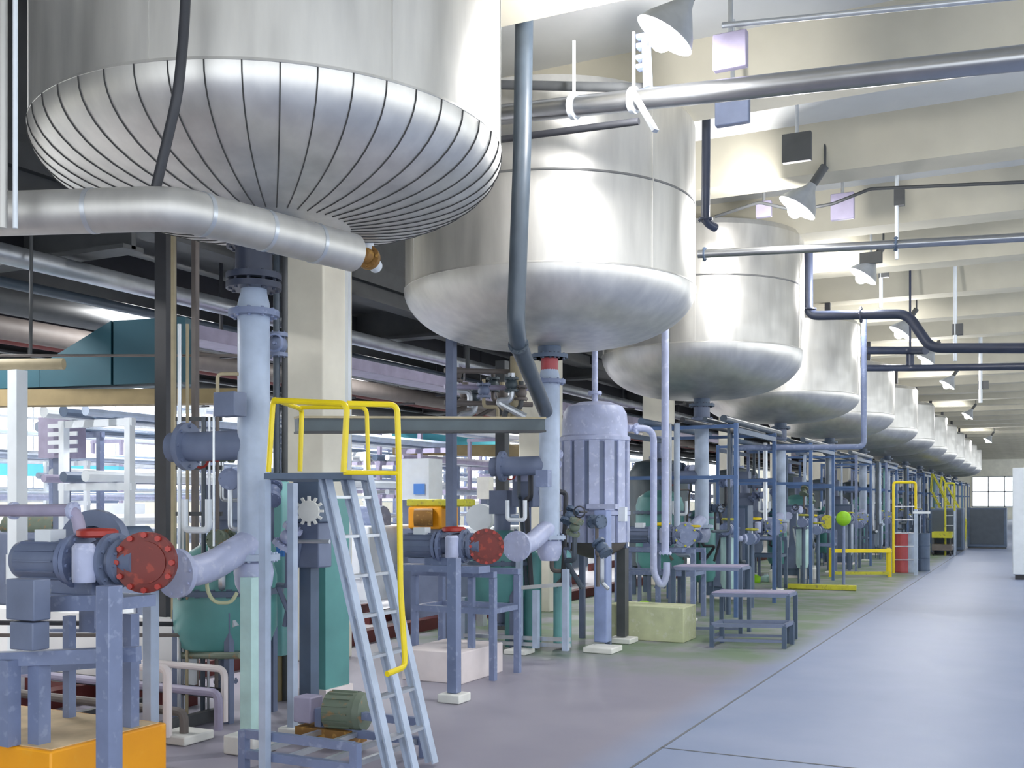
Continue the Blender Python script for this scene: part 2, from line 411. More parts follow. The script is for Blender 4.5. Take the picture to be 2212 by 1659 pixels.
a_ = at(1966, 757, 19); MB().cyl(a_, (a_.x, a_.y, 5.96), .02, n=8).build('hanger', 'navy', t)
for n_, (px, y0, y1, Z) in enumerate(((1937, 415, 560, 13), (1903, 575, 665, 18), (2063, 700, 780, 19), (2118, 820, 870, 26))):
    m = MB(); p_ = at(px, y1, Z); m.cyl(p_, (p_.x, p_.y, 5.96), .022*Z/13, n=8); o = T('hanger_rod', 'Pale hanger rod with a dark clamp, %s from the camera' % ORD[n_], 'hanger rod', at(px, y1, Z), 'pale hanger rods under the ceiling')
    m.build('rod', 'white', o); m = MB(); m.box(at(px+6, y0+12, Z), (.12*Z/13, .1, .2)); m.build('clamp', 'darkg', o)
# ceiling conduits
pipe('ceiling_conduit', 'Thin grey conduit under the ceiling at the top right', 'conduit', [at(1560, 55, 8.3), at(1700, 42, 8.1), at(2330, -20, 7.2)], .022, 'galv', group=None)
pipe('ceiling_conduit', 'Thin dark conduit looping to the lamp over the third tank', 'conduit', [at(1545, 468, 13.5), at(1640, 437, 13.2), at(1720, 455, 13), at(1800, 440, 12.8), at(1880, 408, 12.5), at(2330, 388, 11.2)], .02, 'darkg')
for n_, (x0, y0, x1, y1, Z, mt, lb) in enumerate(((1540, 72, 1616, 150, 8.3, 'mauve', 'Mauve square junction box above the thick silver pipe'),
        (1545, 205, 1620, 270, 9.6, 'greyb', 'Dark blue box below the thick silver pipe'), (1690, 288, 1753, 350, 11.5, 'darkg', 'Dark square ballast box above the second lamp'),
        (1795, 418, 1845, 475, 13.5, 'mauve', 'Mauve box right of the second lamp'), (1632, 435, 1668, 470, 13.6, 'mauve', 'Small mauve box left of the second lamp'),
        (1858, 545, 1905, 570, 16.5, 'darkg', 'Dark ballast box above the third lamp'))):
    m = MB(); pb(m, x0, y0, x1, y1, Z, .08); o = m.build('junction_box', mt, bevel=.01); tag(o, lb, 'junction box')
    c = at((x0+x1)/2, y0, Z)
    m = MB(); m.box((0,0,0), (.001,.001,.001)); m.bm.clear(); m.cyl(c-Vector((0,0,.02)), Vector((c.x, c.y, 5.96)), .02, n=8); m.build('drop_rod', 'galv', o)
    for ch in [o.children[-1]]: ch.location = (0, 0, 0)
m = T('isolator_valve', 'Blue upright valve standing on the thick silver pipe', 'valve', at(1400, 185, 8.6))
MB().cyl(at(1400, 190, 8.6), at(1395, 85, 8.6), .04, n=12).build('stem', 'bluel', m)
q = MB()
for yy in (80, 100, 125, 145): MB().box(at(1390, yy, 8.6), (.1, .08, .035)).build('lug', 'blue', m)
LAMPS = [(at(1445, 62, 7.9), 1), (at(1728, 440, 12.3), 1), (at(1868, 590, 16.6), 1), (Vector((-2.4, 22.3, 5.0)), 1), (at(2003, 775, 26), 0), (at(2048, 828, 31), 0), (Vector((-2.4, 45, 5)), 0), (at(2135, 950, 56), 0)]
for i, (p, big) in enumerate(LAMPS):
    L = T('flood_lamp', '%s lit floodlight hanging over the aisle, counted from the camera' % ORD[i].capitalize(), 'lamp', p, 'floodlights over the aisle')
    ax = Vector((.55, .15, .85)).normalized()
    s = MB(); s.lathe(p, [(.05, .26), (.07, .2), (.2, .02), (.24, -.06), (.235, -.06), (.19, .02), (.06, .18), (.001, .19)], n=24, axis=ax); s.build('lamp_shade', 'galv', L)
    s = MB(); s.sphere(p-ax*.09, .09, (1,1,1), n=14); s.build('bulb', 'lamp', L)
    s = MB(); s.cyl(p+ax*.22, p+ax*.5, .05, n=12); s.cyl(p+ax*.5, Vector((p.x+ax.x*.5, p.y+ax.y*.5, 5.96)), .015, n=8); s.build('ballast_stem', 'darkg', L)
    ld = bpy.data.lights.new('lamp_light', 'POINT'); ld.energy = 95; ld.shadow_soft_size = .12; ld.color = (1, .98, .96)
    lo = bpy.data.objects.new('lamp_light', ld); COL.objects.link(lo); lo.location = p-ax*.26
# big insulated pipe under the first tank
zi = 3.09
def onz(px, py, z): return at(px, py, (z-EYE)*F/(HY-py))
p0, p1, p2 = onz(-260, 470, zi), onz(385, 450, zi), onz(762, 546, zi)
t = T('insulated_pipe', 'Thick silver lagged pipe bending under the nearest tank', 'pipe', p1)
MB().tube([p0, p1, p2], .112, n=28, fil=.16).build('lagging', 'alu2', t)
m = MB()
for q, (u, v) in enumerate(((.5, 0), (0, .12), (0, .45), (0, .75))):
    c = p0.lerp(p1, .72) if u else p1.lerp(p2, v); ax = ((p1-p0) if u else (p2-p1)).normalized()
    m = MB(); m.cyl(c-ax*.012, c+ax*.012, .116, n=28); m.build('lagging_band', 'galv', t)
# rusty gate valve beside the end of the lagged pipe
c = at(795, 556, 7.6); t = T('rusty_valve', 'Rusty brown round valve beside the end of the lagged pipe', 'valve', c)
ax = Vector((.3,-.95,.1)).normalized()
m = MB(); m.flange(c, ax, .085, .05, 8, .01); m.build('flange', 'rust', t)
m = MB(); m.lathe(c+ax*.04, [(.055,0),(.05,.03),(.03,.05),(0.001,.055)], axis=ax); m.build('cap', 'rust', t)
m = MB(); m.cyl(c, c+Vector((0,0,.27)), .04); m.cyl(c-ax*.2, c, .05); m.build('body', 'white', t)
# dark curved hose in front of the nearest tank
tag(MB().tube([at(402, -40, 5.35), at(398, 60, 5.35), at(385, 200, 5.35), at(362, 300, 5.4), at(336, 408, 5.45)], .026, n=14, fil=.3).build('curved_pipe', 'dark'), 'Dark thin curved pipe running down the face of the nearest tank', 'pipe')
for px, r, mt, lb in ((6, .022, 'alu2', 'Grey upright pipe at the left edge, leftmost of two'), (33, .012, 'white', 'Pale slim upright pipe at the left edge, right one of two')):
    a_ = at(px, 440, 5.2); tag(MB().cyl(a_-Vector((0,0,.12)), Vector((a_.x, a_.y, 5.95)), r).build('upright_pipe', mt), lb, 'pipe')
# tall pole in front
t = T('tall_pipe', 'Tall grey blue pipe dropping past the nearest two tanks with a bent foot', 'pipe', at(1178, 888, 10.55))
pts = [at(1134, -60, 8.6), at(1128, 330, 8.6), at(1114, 700, 8.7), at(1120, 745, 8.8), at(1178, 888, 10.6)]
MB().tube(pts, .074, n=20, fil=.25).build('pipe', 'slate', t)
m = MB(); m.flange(pts[3], (pts[4]-pts[3]), .085, .03, 8, .008); m.build('joint_ring', 'slate', t)

# ------------------------------------------------------------------ concrete columns behind the tanks
for i, y in enumerate([8.9+5.5*j for j in range(18)]):
    m = MB(); m.box((-6.62, y, 2.12), (.50, .50, 4.25)); m.box((-6.62, y, 4.2), (.7, .8, .2)); 
    if i == 0:
        m = MB(); m.box((-6.60, y, 2.975), (.50, .50, 5.95))
    o = m.build('concrete_column', 'cream', bevel=.02); tag(o, '%s cream concrete column behind the tanks' % (ORD[i].capitalize() if i < 14 else 'Far'), 'column', 'cream concrete columns')
    if i == 0:
        c = MB(); c.box((-6.33, y+.14, 2.6), (.04, .05, 4.4)); c.build('cable_cover', 'white', o)

# ------------------------------------------------------------------ station equipment
def fl(mb, c, ax, r, t=.03, b=8): return mb.flange(c, ax, r, t, b, r*.07)
def discharge(i, sx, sy):
    nm = ORD[i]
    zt = 3.12 if i > 1 else (3.17 if i else 3.36)
    root = T('discharge_pipe', 'Light blue upright outlet pipe under the %s tank' % nm, 'pipe', (sx, sy, 1.0), 'outlet pipes under the tanks')
    m = MB(); m.lathe((sx, sy, 0), [(.085, zt-.06), (.085, 2.98), (.105, 2.9), (.105, 1.22)], n=24); m.build('pipe', 'bluel', root)
    for z, r, mt in ((zt-.07, .175, 'navy'), (2.84, .165, 'blue'), (1.24, .17, 'bluel'))+(((3.08, .18, 'navy'), (3.02, .18, 'navy')) if i == 0 else ()):
        m = MB(); fl(m, (sx, sy, z), (0,0,1), r, .04, 10); m.build('flange', mt, root)
    m = MB(); m.cyl((sx, sy, zt-.3), (sx, sy, zt-.09), .12 if i != 1 else .09, n=20); m.build('compensator', ['navy', 'drumred'][i] if i < 2 else 'greyb', root)
    m = MB(); m.lathe((sx, sy, 0), [(.001, 1.0), (.09, 1.0), (.12, 1.06), (.13, 1.14), (.12, 1.2), (.1, 1.22)], n=24); m.build('bottom_valve', 'lav', root)
    if i < 9:
        m = MB(); m.tube([(sx, sy, 1.35), (sx-.05, sy-.38, 1.18), (sx-.06, sy-.62, 1.17)], .095, n=18, fil=.12); m.build('side_branch', 'lav', root)
        m = MB(); fl(m, (sx-.06, sy-.64, 1.17), (0,-1,0), .15, .04, 10); m.build('branch_flange', 'lav', root)
        m = MB(); m.tube([(sx-.02, sy, 1.98), (sx-.62, sy-.1, 1.97)], .1, n=18); fl(m, (sx-.5, sy-.08, 1.975), (-1,-.15,0), .16, .04, 8); m.build('side_duct', 'greyb', root)
        m = MB(); m.tube([(sx-.36, sy-.25, 1.62), (sx-.36, sy-.25, 1.42), (sx-.16, sy-.25, 1.42), (sx-.16, sy-.25, 1.62)], .022, n=10, fil=.04); m.build('sight_loop', 'white', root)
    return root
def reactor(i, sx, sy, mat='teal', k=1.0, zt=1.8):
    x, y = sx-.87, sy+.65
    root = T('reactor_vessel', '%s round vessel behind the outlet pipe of the %s tank' % ('Teal' if mat == 'teal' else 'Grey blue', ORD[i]), 'vessel', (x, y, .0), 'round vessels beside the outlet pipes')
    R = .38*k
    m = MB(); m.lathe((x, y, 0), [(.001, .42), (R*.5, .44), (R*.85, .52), (R, .66), (R, zt-.25), (R*.9, zt-.12), (R*.5, zt-.02), (.001, zt)], n=40); m.build('shell', mat, root)
    m = MB(); fl(m, (x, y, zt-.36), (0,0,1), R+.05, .04, 20); m.build('body_flange', 'blued' if mat == 'teal' else mat, root)
    m = MB(); m.cyl((x, y, zt-.02), (x, y, zt+.2), .09); m.box((x, y, zt+.3), (.22, .22, .26)); m.build('agitator_drive', 'greyb', root)
    for a in (.8, 2.4, 3.9, 5.5):
        m = MB(); m.bar((x+R*.92*math.cos(a), y+R*.92*math.sin(a), 0), (x+R*.92*math.cos(a), y+R*.92*math.sin(a), .8), .05); m.build('leg', 'greyb', root)
    m = MB(); m.cyl((x, y, .25), (x, y, .45), .05); fl(m, (x, y, .25), (0,0,1), .09, .02, 6); m.build('drain', 'greyb', root)
    return root
def blind_valve(i, sx, sy, col='red', z=1.32, off=(.30, -1.5), full=True):
    """pump and valve group lying across the hall, ending in a round blank flange that faces the aisle end"""
    x, y = sx+off[0], sy+off[1]
    where = 'before the outlet pipe of the %s tank' % ORD[i]
    root = T('pump_group', 'Blue pump group with a %s blank flange %s' % (col, where), 'pump', (x-.5, y, .95), 'pump and valve groups')
    ax = Vector((.45, -.9, 0)).normalized()
    c = Vector((x, y, z))
    f = MB(); f.cyl(c-ax*.025, c+ax*.025, .158, n=36); f.cyl(c+ax*.02, c+ax*.034, .11, n=32)
    fo = f.build('blank_flange', col, root)
    u = Vector((0,0,1)); v = ax.cross(u)
    for q in range(12 if i < 2 else 6):
        a = 2*PI*q/(12 if i < 2 else 6); p = c+(u*math.cos(a)+v*math.sin(a))*.142
        b = MB(); b.cyl(p-ax*.03, p+ax*.045, .0155, n=6); b.build('bolt', 'redl' if col == 'red' else 'olive', fo)
    L = Vector((-1, -.12, 0)).normalized()
    b = MB(); b.cyl(c-ax*.03, c-ax*.2, .1, n=20); b.build('neck', 'greyb', root)
    b = MB(); b.sphere(c+L*.26, .12, (1.1, 1, 1)); b.cyl(c+L*.05, c+L*.45, .075, n=18); b.build('valve_body', 'greyb', root)
    for d, r in ((.14, .12), (.20, .15), (.42, .15), (.47, .13)):
        b = MB(); fl(b, c+L*d, L, r, .028, 10); b.build('coupling_flange', 'blue' if d > .3 else 'greyb', root)
    b = MB(); b.lathe(c+L*.31+Vector((.06,-.14,-.1)), [(.001, 0), (.055, 0), (.06, .02), (.06, .18), (.045, .2), (.001, .2)], n=20); b.build('actuator', 'lav', root)
    b = MB(); b.lathe(c+L*.31+Vector((0,0,.125)), [(.09, 0), (.105, .01), (.105, .035), (.09, .045), (.03, .05), (.03, 0)], n=24); b.build('handwheel', 'redl' if col == 'red' else 'yellow', root)
    if full:
        b = MB(); b.cyl(c+L*.47, c+L*.78, .105, n=24); b.lathe(c+L*.78, [(.105, 0), (.1, .03), (.05, .05), (.001, .05)], n=24, axis=L)
        for q in range(12):
            a = 2*PI*q/12; w_ = Vector((0, math.cos(a), math.sin(a))); b.bar(c+L*.5+w_*.105, c+L*.76+w_*.105, .008, .02, up=w_)
        b.build('motor', 'greyb', root)
        b = MB(); b.box(c+L*.62+Vector((0,0,.13)), (.12, .1, .07)); b.build('terminal_box', 'white', root)
        b = MB(); b.box(c+L*.42+Vector((0,0,-.2)), (.85, .22, .06)); b.box(c+L*.42+Vector((0,0,-.14)), (.3, .12, .08)); b.build('base_plate', 'blue', root)
    return root
def sframe(i, sx, sy, xs=(-.95, -.2, .30), y=-1.45, ztop=1.1, w=.07, mat='blue', blk=0):
    root = T('pump_stand', 'Blue welded frame carrying the pump group in front of the %s tank' % ORD[i], 'frame', (sx+xs[1], sy+y, 0), 'welded pump frames')
    for j, x in enumerate(xs):
        for yy in (y, y+.5):
            if yy != y and j == 1: continue
            m = MB(); m.box((sx+x, sy+yy, (ztop+blk)/2), (w, w, ztop-blk)); m.build('leg', mat, root)
    x0, x1 = sx+xs[0], sx+xs[-1]
    for z in (ztop+.03, .62):
        for yy in (y, y+.5):
            m = MB(); m.box(((x0+x1)/2, sy+yy, z), (x1-x0+w-.012, w+.014, w)); m.build('crossbar', mat, root)
    for x in (x0, x1):
        m = MB(); m.box((x, sy+y+.25, .62), (w-.012, .44, w-.01)); m.build('tie_bar', mat, root)
    return root
def prism(mb, poly, z0, z1):
    bm = mb.bm; lo = [bm.verts.new((p[0], p[1], z0)) for p in poly]; hi = [bm.verts.new((p[0], p[1], z1)) for p in poly]
    n = len(poly); fs = [bm.faces.new(lo[::-1]), bm.faces.new(hi)]
    for i in range(n): fs.append(bm.faces.new((lo[i], lo[(i+1)%n], hi[(i+1)%n], hi[i])))
    return mb
def footblock(p, lb, s=.2, h=.07):
    m = MB(); m.box((p.x, p.y, h/2+.002), (s, s, h)); return tag(m.build('foot_block', 'foot', bevel=.01), lb, 'foot block', 'white concrete foot blocks')
def vpost(px, y0, Z, w, mat, name, lb, cat='post', y1=None, z1=0.0, group=None, foot=None, ibeam=False):
    a_ = at(px, y0, Z); zb = z1 if y1 is None else zat(y1, Z)
    if foot: footblock(a_, foot); zb = .075
    m = MB(); m.box((a_.x, a_.y, (a_.z+zb)/2), (w, w, a_.z-zb)); return tag(m.build(name, mat, bevel=.004), lb, cat, group)

# station 1 ---------------------------------------------------------------
discharge(0, -4.62, 5.53)
reactor(0, -4.62, 5.6, 'teal', 1.0, 1.3)
g = blind_valve(0, -4.5, 5.6, 'red', 1.29, (.37, -1.5))
o = T('machine_plinth', '', 'plinth', (-4.95, 4.035, 0)); m = MB(); m.box((-4.95, 4.035, .193), (1.3, .77, .386)); m.build('block', 'orange', o, bevel=.01); m = MB(); m.box((-4.95, 4.035, .388), (1.24, .71, .004)); m.build('dusty_top', 'dust', o, 'dusty tan top'); tag(o, 'Orange painted concrete plinth at the bottom left corner', 'plinth')
root = T('pump_stand', 'Blue grey welded frame standing on the orange plinth', 'frame', (-4.7, 4.0, .39))
for px, y0, Z, zb, w_ in ((85, 1415, 5.35, .39, .075), (20, 1425, 5.3, .39, .075), (283, 1325, 5.75, .39, .06), (150, 1330, 6.0, .39, .05)):
    a_ = at(px, y0, Z); m = MB(); m.box((a_.x, a_.y, (a_.z+zb)/2), (w_, w_, a_.z-zb)); m.build('leg', 'blue', root)
for (xa, ya, Za, xb, yb, Zb, w_) in ((-30, 1425, 5.35, 300, 1412, 5.3, .07), (90, 1305, 5.45, 255, 1300, 5.25, .075), (0, 1450, 5.9, 300, 1425, 5.8, .05), (110, 1362, 6.2, 225, 1362, 6.0, .02)):
    m = MB(); m.bar(at(xa, ya, Za), at(xb, yb, Zb), w_); m.build('crossbar', 'blue', root)
vpost(236, 1265, 5.15, .088, 'blue', 'support_post', 'Thick blue square post in front of the orange plinth')
vpost(326, 1235, 6.5, .07, 'bluel', 'support_post', 'Blue post behind the dark red round flange')
a_ = at(60, 1293, 5.2)
t = T('control_cabinet', 'Grey blue control cabinet under the pump at the left edge', 'cabinet', at(60, 1400, 5.2))
m = MB(); pb(m, 12, 1250, 110, 1338, 5.2, .1); m.build('upper_box', 'greyb', t, bevel=.006)
m = MB(); pb(m, 22, 1342, 106, 1402, 5.2, .1); m.build('lower_box', 'greyb', t, bevel=.006)
# grey pipe with elbow above the pump
t = T('elbow_pipe', 'Grey pipe with a bright elbow above the pump at the left edge', 'pipe', at(165, 1100, 5.6))
m = MB(); m.tube([at(-60, 1103, 5.9), at(165, 1102, 5.7), at(175, 1160, 5.7)], .033, n=16, fil=.07); m.build('pipe', 'mauve', t)
for px in (30, 158): m = MB(); fl(m, at(px, 1103, 5.85 if px < 99 else 5.7), (1,.1,0), .048, .02, 6); m.build('flange', 'lav', t)
# big round housing behind the red handwheel
t = T('pump_housing', 'Grey ring shaped pump housing behind the red handwheel', 'pump', at(200, 1250, 6.1))
c = at(205, 1175, 6.1); m = MB(); m.lathe(c, [(.1,-.05),(.19,-.05),(.2,0),(.19,.05),(.1,.05),(.1,-.05)], n=32, axis=(.35,-.9,.1)); m.build('volute', 'greyb', t)
m = MB(); m.cyl(c, c+Vector((.1,.3,0)), .1); m.build('bearing', 'blued', t)
m = MB(); m.box((c.x, c.y, c.z-.25), (.12, .12, .5)); m.build('pedestal', 'blue', t)
# column foot and blue upright under the first outlet pipe
a_ = flat(541, 1625); footblock(a_, 'White foot block under the pale green post at the yellow platform', .24, .12)
m = MB(); m.box((a_.x, a_.y, .62), (.09, .09, 1.0)); tag(m.build('support_post', 'mint'), 'Pale green square post under the nearest outlet pipe', 'post')
m = MB(); a_ = at(397, 1100, 8.0); m.box((a_.x, a_.y, (a_.z)/2+.05), (.04, .04, a_.z)); tag(m.build('thin_post', 'galv'), 'Slim grey post left of the teal vessel', 'post')
footblock(flat(397, 1600) , 'Low pale foot block left of the teal vessel', .28, .06)
# junction box with loop
t = T('junction_box', 'Grey blue junction box with a conduit loop beside the nearest outlet pipe', 'junction box', at(495, 900, 6.75))
m = MB(); pb(m, 462, 848, 532, 900, 6.75, .12); m.build('box', 'greyb', t, bevel=.005)
m = MB(); m.tube([at(470, 850, 6.8), at(470, 808, 6.8), at(515, 808, 6.8)], .012, n=8, fil=.03); m.build('conduit_loop', 'tanl', t)
m = MB(); m.tube([at(462, 890, 6.8), at(462, 1180, 6.8)], .008, n=6); m.build('cable', 'galv', t)
tag(MB().tube([at(447, 1210, 6.7), at(447, 1275, 6.7), at(462, 1302, 6.7), at(500, 1302, 6.7), at(512, 1280, 6.7)], .012, n=8, fil=.05).build('hose_loop', 'lime'), 'Thin pale green hose loop in front of the teal vessel', 'hose')
# teal box column, dark housing with white gear wheel, pale aqua panel
t = T('teal_duct', 'Tall teal square duct right of the nearest outlet pipe', 'duct', (-5.1, 6.95, .12))
xa = at(703, 1300, 8.2); m = MB(); m.box((xa.x-.11, xa.y+.16, .90), (.22, .32, 1.5)); m.build('casing', 'teal', t, bevel=.005)
m = MB(); m.box((xa.x-.11, xa.y+.16, .08), (.26, .36, .15)); m.build('base', 'plinth', t)
m = MB(); m.tube([(xa.x-.05, xa.y-.03, 1.12), (xa.x-.02, xa.y-.05, 1.3), (xa.x+.08, xa.y, 1.4)], .022, n=10); m.build('hose', 'dark', t)
t = T('gear_housing', 'Slate blue housing with a round white toothed wheel right of the outlet pipe', 'gear housing', at(668, 1225, 7.55))
m = MB(); pb(m, 634, 1026, 720, 1128, 7.7, .18); m.build('casing', 'blued', t, bevel=.01)
m = MB(); pb(m, 634, 1128, 716, 1225, 7.72, .16); m.build('lower_casing', 'greyb', t, bevel=.01)
c = at(668, 1104, 7.5); ax = Vector((.3,-.95,0)).normalized(); m = MB(); m.cyl(c-ax*.01, c+ax*.02, .075, n=24)
u = Vector((0,0,1)); v = ax.cross(u)
for q in range(12):
    a = 2*PI*q/12; r_ = u*math.cos(a)+v*math.sin(a); m.bar(c+r_*.07+ax*.005, c+r_*.105+ax*.005, .018, .02, up=ax)
m.build('toothed_wheel', 'foot', t)
m = MB(); m.box((at(668,1300,7.75).x, at(668,1300,7.75).y, .58), (.1, .1, 1.14)); m.build('pedestal', 'blued', t)
m = MB(); m.tube([at(640, 1170, 7.5), at(712, 1170, 7.4)], .014, n=8); m.build('pipe', 'galv', t)
t = T('aqua_tank', 'Pale aqua upright tank panel behind the yellow platform', 'tank', at(598, 1410, 8.6))
m = MB(); pb(m, 575, 1040, 625, 1415, 8.6, .1); m.build('body', 'teall', t, bevel=.01)
m = MB(); a_ = at(598, 1415, 8.6); m.box((a_.x, a_.y, a_.z/2), (.1, .1, a_.z)); m.build('stand', 'tan', t)
m = MB(); pb(m, 597, 1178, 620, 1202, 8.3, .05); tag(m.build('blue_tag', 'signb'), 'Small bright blue plate on the pale aqua panel', 'plate')
# pump on the floor by the ladder
c = at(742, 1535, 7.0); t = T('floor_pump', 'Grey green ribbed pump motor on the floor behind the ladder', 'pump', (c.x, c.y, .0))
L = Vector((1, .15, 0)).normalized(); m = MB(); m.cyl(c-L*.1, c+L*.12, .125, n=24)
for q in range(16):
    a = 2*PI*q/16; w_ = Vector((0, math.cos(a), math.sin(a))); m.bar(c-L*.08+w_*.125, c+L*.1+w_*.125, .008, .02, up=w_)
m.build('motor', 'motor', t)
m = MB(); m.lathe(c+L*.12, [(.13, 0), (.12, .04), (.05, .06), (.001, .06)], axis=L, n=24); m.build('fan_cover', 'motor', t)
m = MB(); m.box(c-L*.26+Vector((0,0,.0)), (.14, .14, .17)); m.build('gearbox', 'mauve', t, bevel=.01)
m = MB(); m.box((c.x-.1, c.y, (c.z-.13)/2+.02), (.42, .22, c.z-.13)); m.build('base', 'rust', t)
# skid frame on the floor
a_ = flat(560, 1640); t = T('floor_skid', 'Grey blue steel skid frame on the floor under the yellow platform', 'frame', (-4.0, 5.0, 0))
for z in (.10, .22):
    for yy in (5.0, 5.75):
        m = MB(); m.box((-3.85, yy, z), (.77, .04, .05)); m.build('rail', 'blue', t)
for xx in (-4.2, -3.95, -3.7, -3.5):
    m = MB(); m.box((xx, 5.375, .10), (.03, .7, .03)); m.build('slat', 'galv', t)
for xx in (-4.25, -3.45):
    for yy in (5.0, 5.75):
        m = MB(); m.box((xx, yy, .12), (.05, .05, .24)); m.build('leg', 'blue', t)
# yellow platform
dz = 1.77
D = [at(570, 0, 6.2), at(638, 0, 7.05), at(805, 0, 6.85), at(760, 0, 6.05)]
t = T('access_platform', 'Small steel access platform with yellow guard rails above the ladder', 'platform', (D[0].x, D[0].y, 0))
prism(MB(), D, dz-.035, dz).build('deck', 'blued', t)
for px, Z in ((572, 6.22), (632, 7.25)):
    a_ = at(px, 0, Z); zb = .07 if px > 600 else 0
    m = MB(); m.box((a_.x, a_.y, (dz+zb)/2-.02), (.05, .05, dz-zb-.04)); m.build('leg', 'bluel', t)
footblock(at(638, 0, 7.27), 'White foot block under the rear leg of the yellow platform', .17, .07)
def railp(pts, lb, r=.014): m = MB(); m.tube([at(*p) for p in pts], r, n=10, fil=.05); return m.build(lb, 'yellow', t)
railp([(580, 1020, 6.2), (590, 862, 6.2), (652, 884, 6.95), (648, 1018, 6.95)], 'side_rail', .016)
railp([(592, 865, 6.18), (750, 872, 5.95), (742, 1020, 5.95)], 'front_rail', .018)
railp([(650, 880, 6.9), (792, 880, 6.7), (796, 1015, 6.7)], 'back_rail', .014)
railp([(750, 872, 5.98), (858, 874, 6.1), (862, 1020, 6.1), (865, 1270, 6.1), (876, 1440, 6.1), (836, 1456, 5.95)], 'ladder_hand_rail', .017)
railp([(742, 1021, 5.97), (862, 1022, 6.1)], 'lower_rail', .014)
# ladder: three stringers leaning towards the aisle
t = T('ladder', 'Steep grey blue ladder with three stringers leading up to the yellow platform', 'ladder', (-3.3, 5.2, 0))
for j, (yy, w_) in enumerate(((5.14, .05), (5.36, .045), (5.58, .05))):
    tp = (-3.79, yy, dz); bt = (-3.315, yy, 0.02)
    m = MB(); m.bar(tp, bt, .02, .055, up=(0,1,0)); m.bar((tp[0]+.045, yy, dz), (bt[0]+.045, yy, .02), .012, .06, up=(0,1,0)); m.build('stringer', 'bluel', t)
for q in range(1, 8):
    z = dz*q/7.6; x = -3.79+(dz-z)/dz*.475
    m = MB(); m.bar((x+.01, 5.14, z), (x+.01, 5.58, z), .07, .018); m.build('rung', 'galv', t)

# station 2 ---------------------------------------------------------------
discharge(1, -4.5, 10.0)
m = MB(); pb(m, 1156, 1015, 1192, 1052, 10.6, .1); tag(m.build('junction_box', 'blue', bevel=.005), 'Square blue box on the second outlet pipe', 'junction box')
reactor(1, -4.45, 9.9, 'teal', 1.0, 1.3)
t = T('control_cabinet', 'Grey blue control cabinet on a stand left of the second outlet pipe', 'cabinet', at(1138, 1100, 11.6))
m = MB(); pb(m, 1106, 1000, 1168, 1095, 11.6, .2); m.build('body', 'greyb', t, bevel=.01); m = MB(); pb(m, 1112, 1006, 1150, 1040, 11.44, .02); m.build('panel', 'lav', t)
a_ = at(1137, 1095, 11.6); m = MB(); m.box((a_.x, a_.y, a_.z/2), (.08, .08, a_.z)); m.build('stand', 'blue', t)
blind_valve(1, -4.5, 10.0, 'red', 1.21, (.14, -1.67))
sframe(1, -4.5, 10.0, (-.7, -.1, .12), -1.5, .92, .055)
a_ = flat(981, 1516); vpost(981, 1205, a_.y and depth(a_.x, a_.y), .085, 'blue', 'support_post', 'Blue square post beside the smaller red flange', foot='White foot block under the post beside the smaller red flange')
m = MB(); q = flat(985, 1478); m.box((q.x-.25, q.y+.4, .14), (.62, .8, .28)); tag(m.build('machine_plinth', 'plinth', bevel=.01), 'Pale pink concrete plinth under the second pump group', 'plinth')
# cage of posts around the teal vessel below the second tank
t = T('vessel_cage', 'Pale steel cage of posts around the second teal vessel', 'frame', at(1120, 1400, 11.2))
Zc = 11.2
for px, y0, y1, Z in ((1122, 1205, 1400, 11.3), (1158, 1275, 1375, 11.1), (1222, 1230, 1378, 10.9), (1002, 1290, 1370, 11.9)):
    a_ = at(px, y0, Z); m = MB(); m.box((a_.x, a_.y, a_.z/2+.04), (.06, .06, a_.z-.08)); m.build('post', 'bluel', t)
for (xa, ya, Za, xb, yb, Zb) in ((1000, 1372, 11.9, 1230, 1382, 10.9), (1122, 1270, 11.3, 1222, 1262, 10.9), (1000, 1385, 11.9, 1230, 1395, 10.9)):
    m = MB(); m.bar(at(xa, ya, Za), at(xb, yb, Zb), .04); m.build('rail', 'galv', t)
footblock(flat(1122, 1412), 'White foot block under the cage of the second teal vessel', .25, .05)
for px, c_ in ((1110, 'teal'), (1150, 'teal'), (1215, 'teall')):
    m = MB(); p = at(px, 1370, 11.6); m.cyl((p.x, p.y, .03), (p.x, p.y, 1.0), .1, n=20); m.sphere((p.x, p.y, 1.0), .1); tag(m.build('gas_cylinder', c_), {1110: 'Teal upright cylinder, leftmost inside the steel cage', 1150: 'Teal upright cylinder, middle one inside the steel cage', 1215: 'Pale teal upright cylinder, rightmost inside the steel cage'}[px], 'cylinder', 'upright cylinders in the steel cage')
# lavender ribbed vessel
c = at(1285, 1170, 12.2); z0 = c.z; R = .375
t = T('ribbed_vessel', 'Pale lavender domed vessel with upright ribs right of the second outlet pipe', 'vessel', (c.x, c.y, 0.0))
zt = zat(868, 12.2)
m = MB(); m.lathe((c.x, c.y, 0), [(R-.004, z0), (R-.004, zt-.42)], n=40); m.build('jacket', 'greyb', t)
m = MB(); m.lathe((c.x, c.y, 0), [(R, zt-.43), (R, zt-.26), (R*.97, zt-.14), (R*.85, zt-.06), (R*.5, zt-.01), (.001, zt)], n=40); m.build('shell', 'lav', t)
m = MB(); m.lathe((c.x, c.y, 0), [(R*.97, z0), (R*.85, z0-.08), (R*.5, z0-.15), (.06, z0-.19), (.001, z0-.19)], n=32); m.build('cone', 'brown', t)
m = MB(); m.lathe((c.x, c.y, 0), [(R, zt-.47), (R+.03, zt-.45), (R+.03, zt-.41), (R, zt-.39)], n=40); m.build('ring', 'lav', t)
m = MB(); m.lathe((c.x, c.y, 0), [(R, z0+.30), (R+.03, z0+.31), (R+.03, z0+.35), (R, z0+.36)], n=40); m.build('ring', 'lav', t)
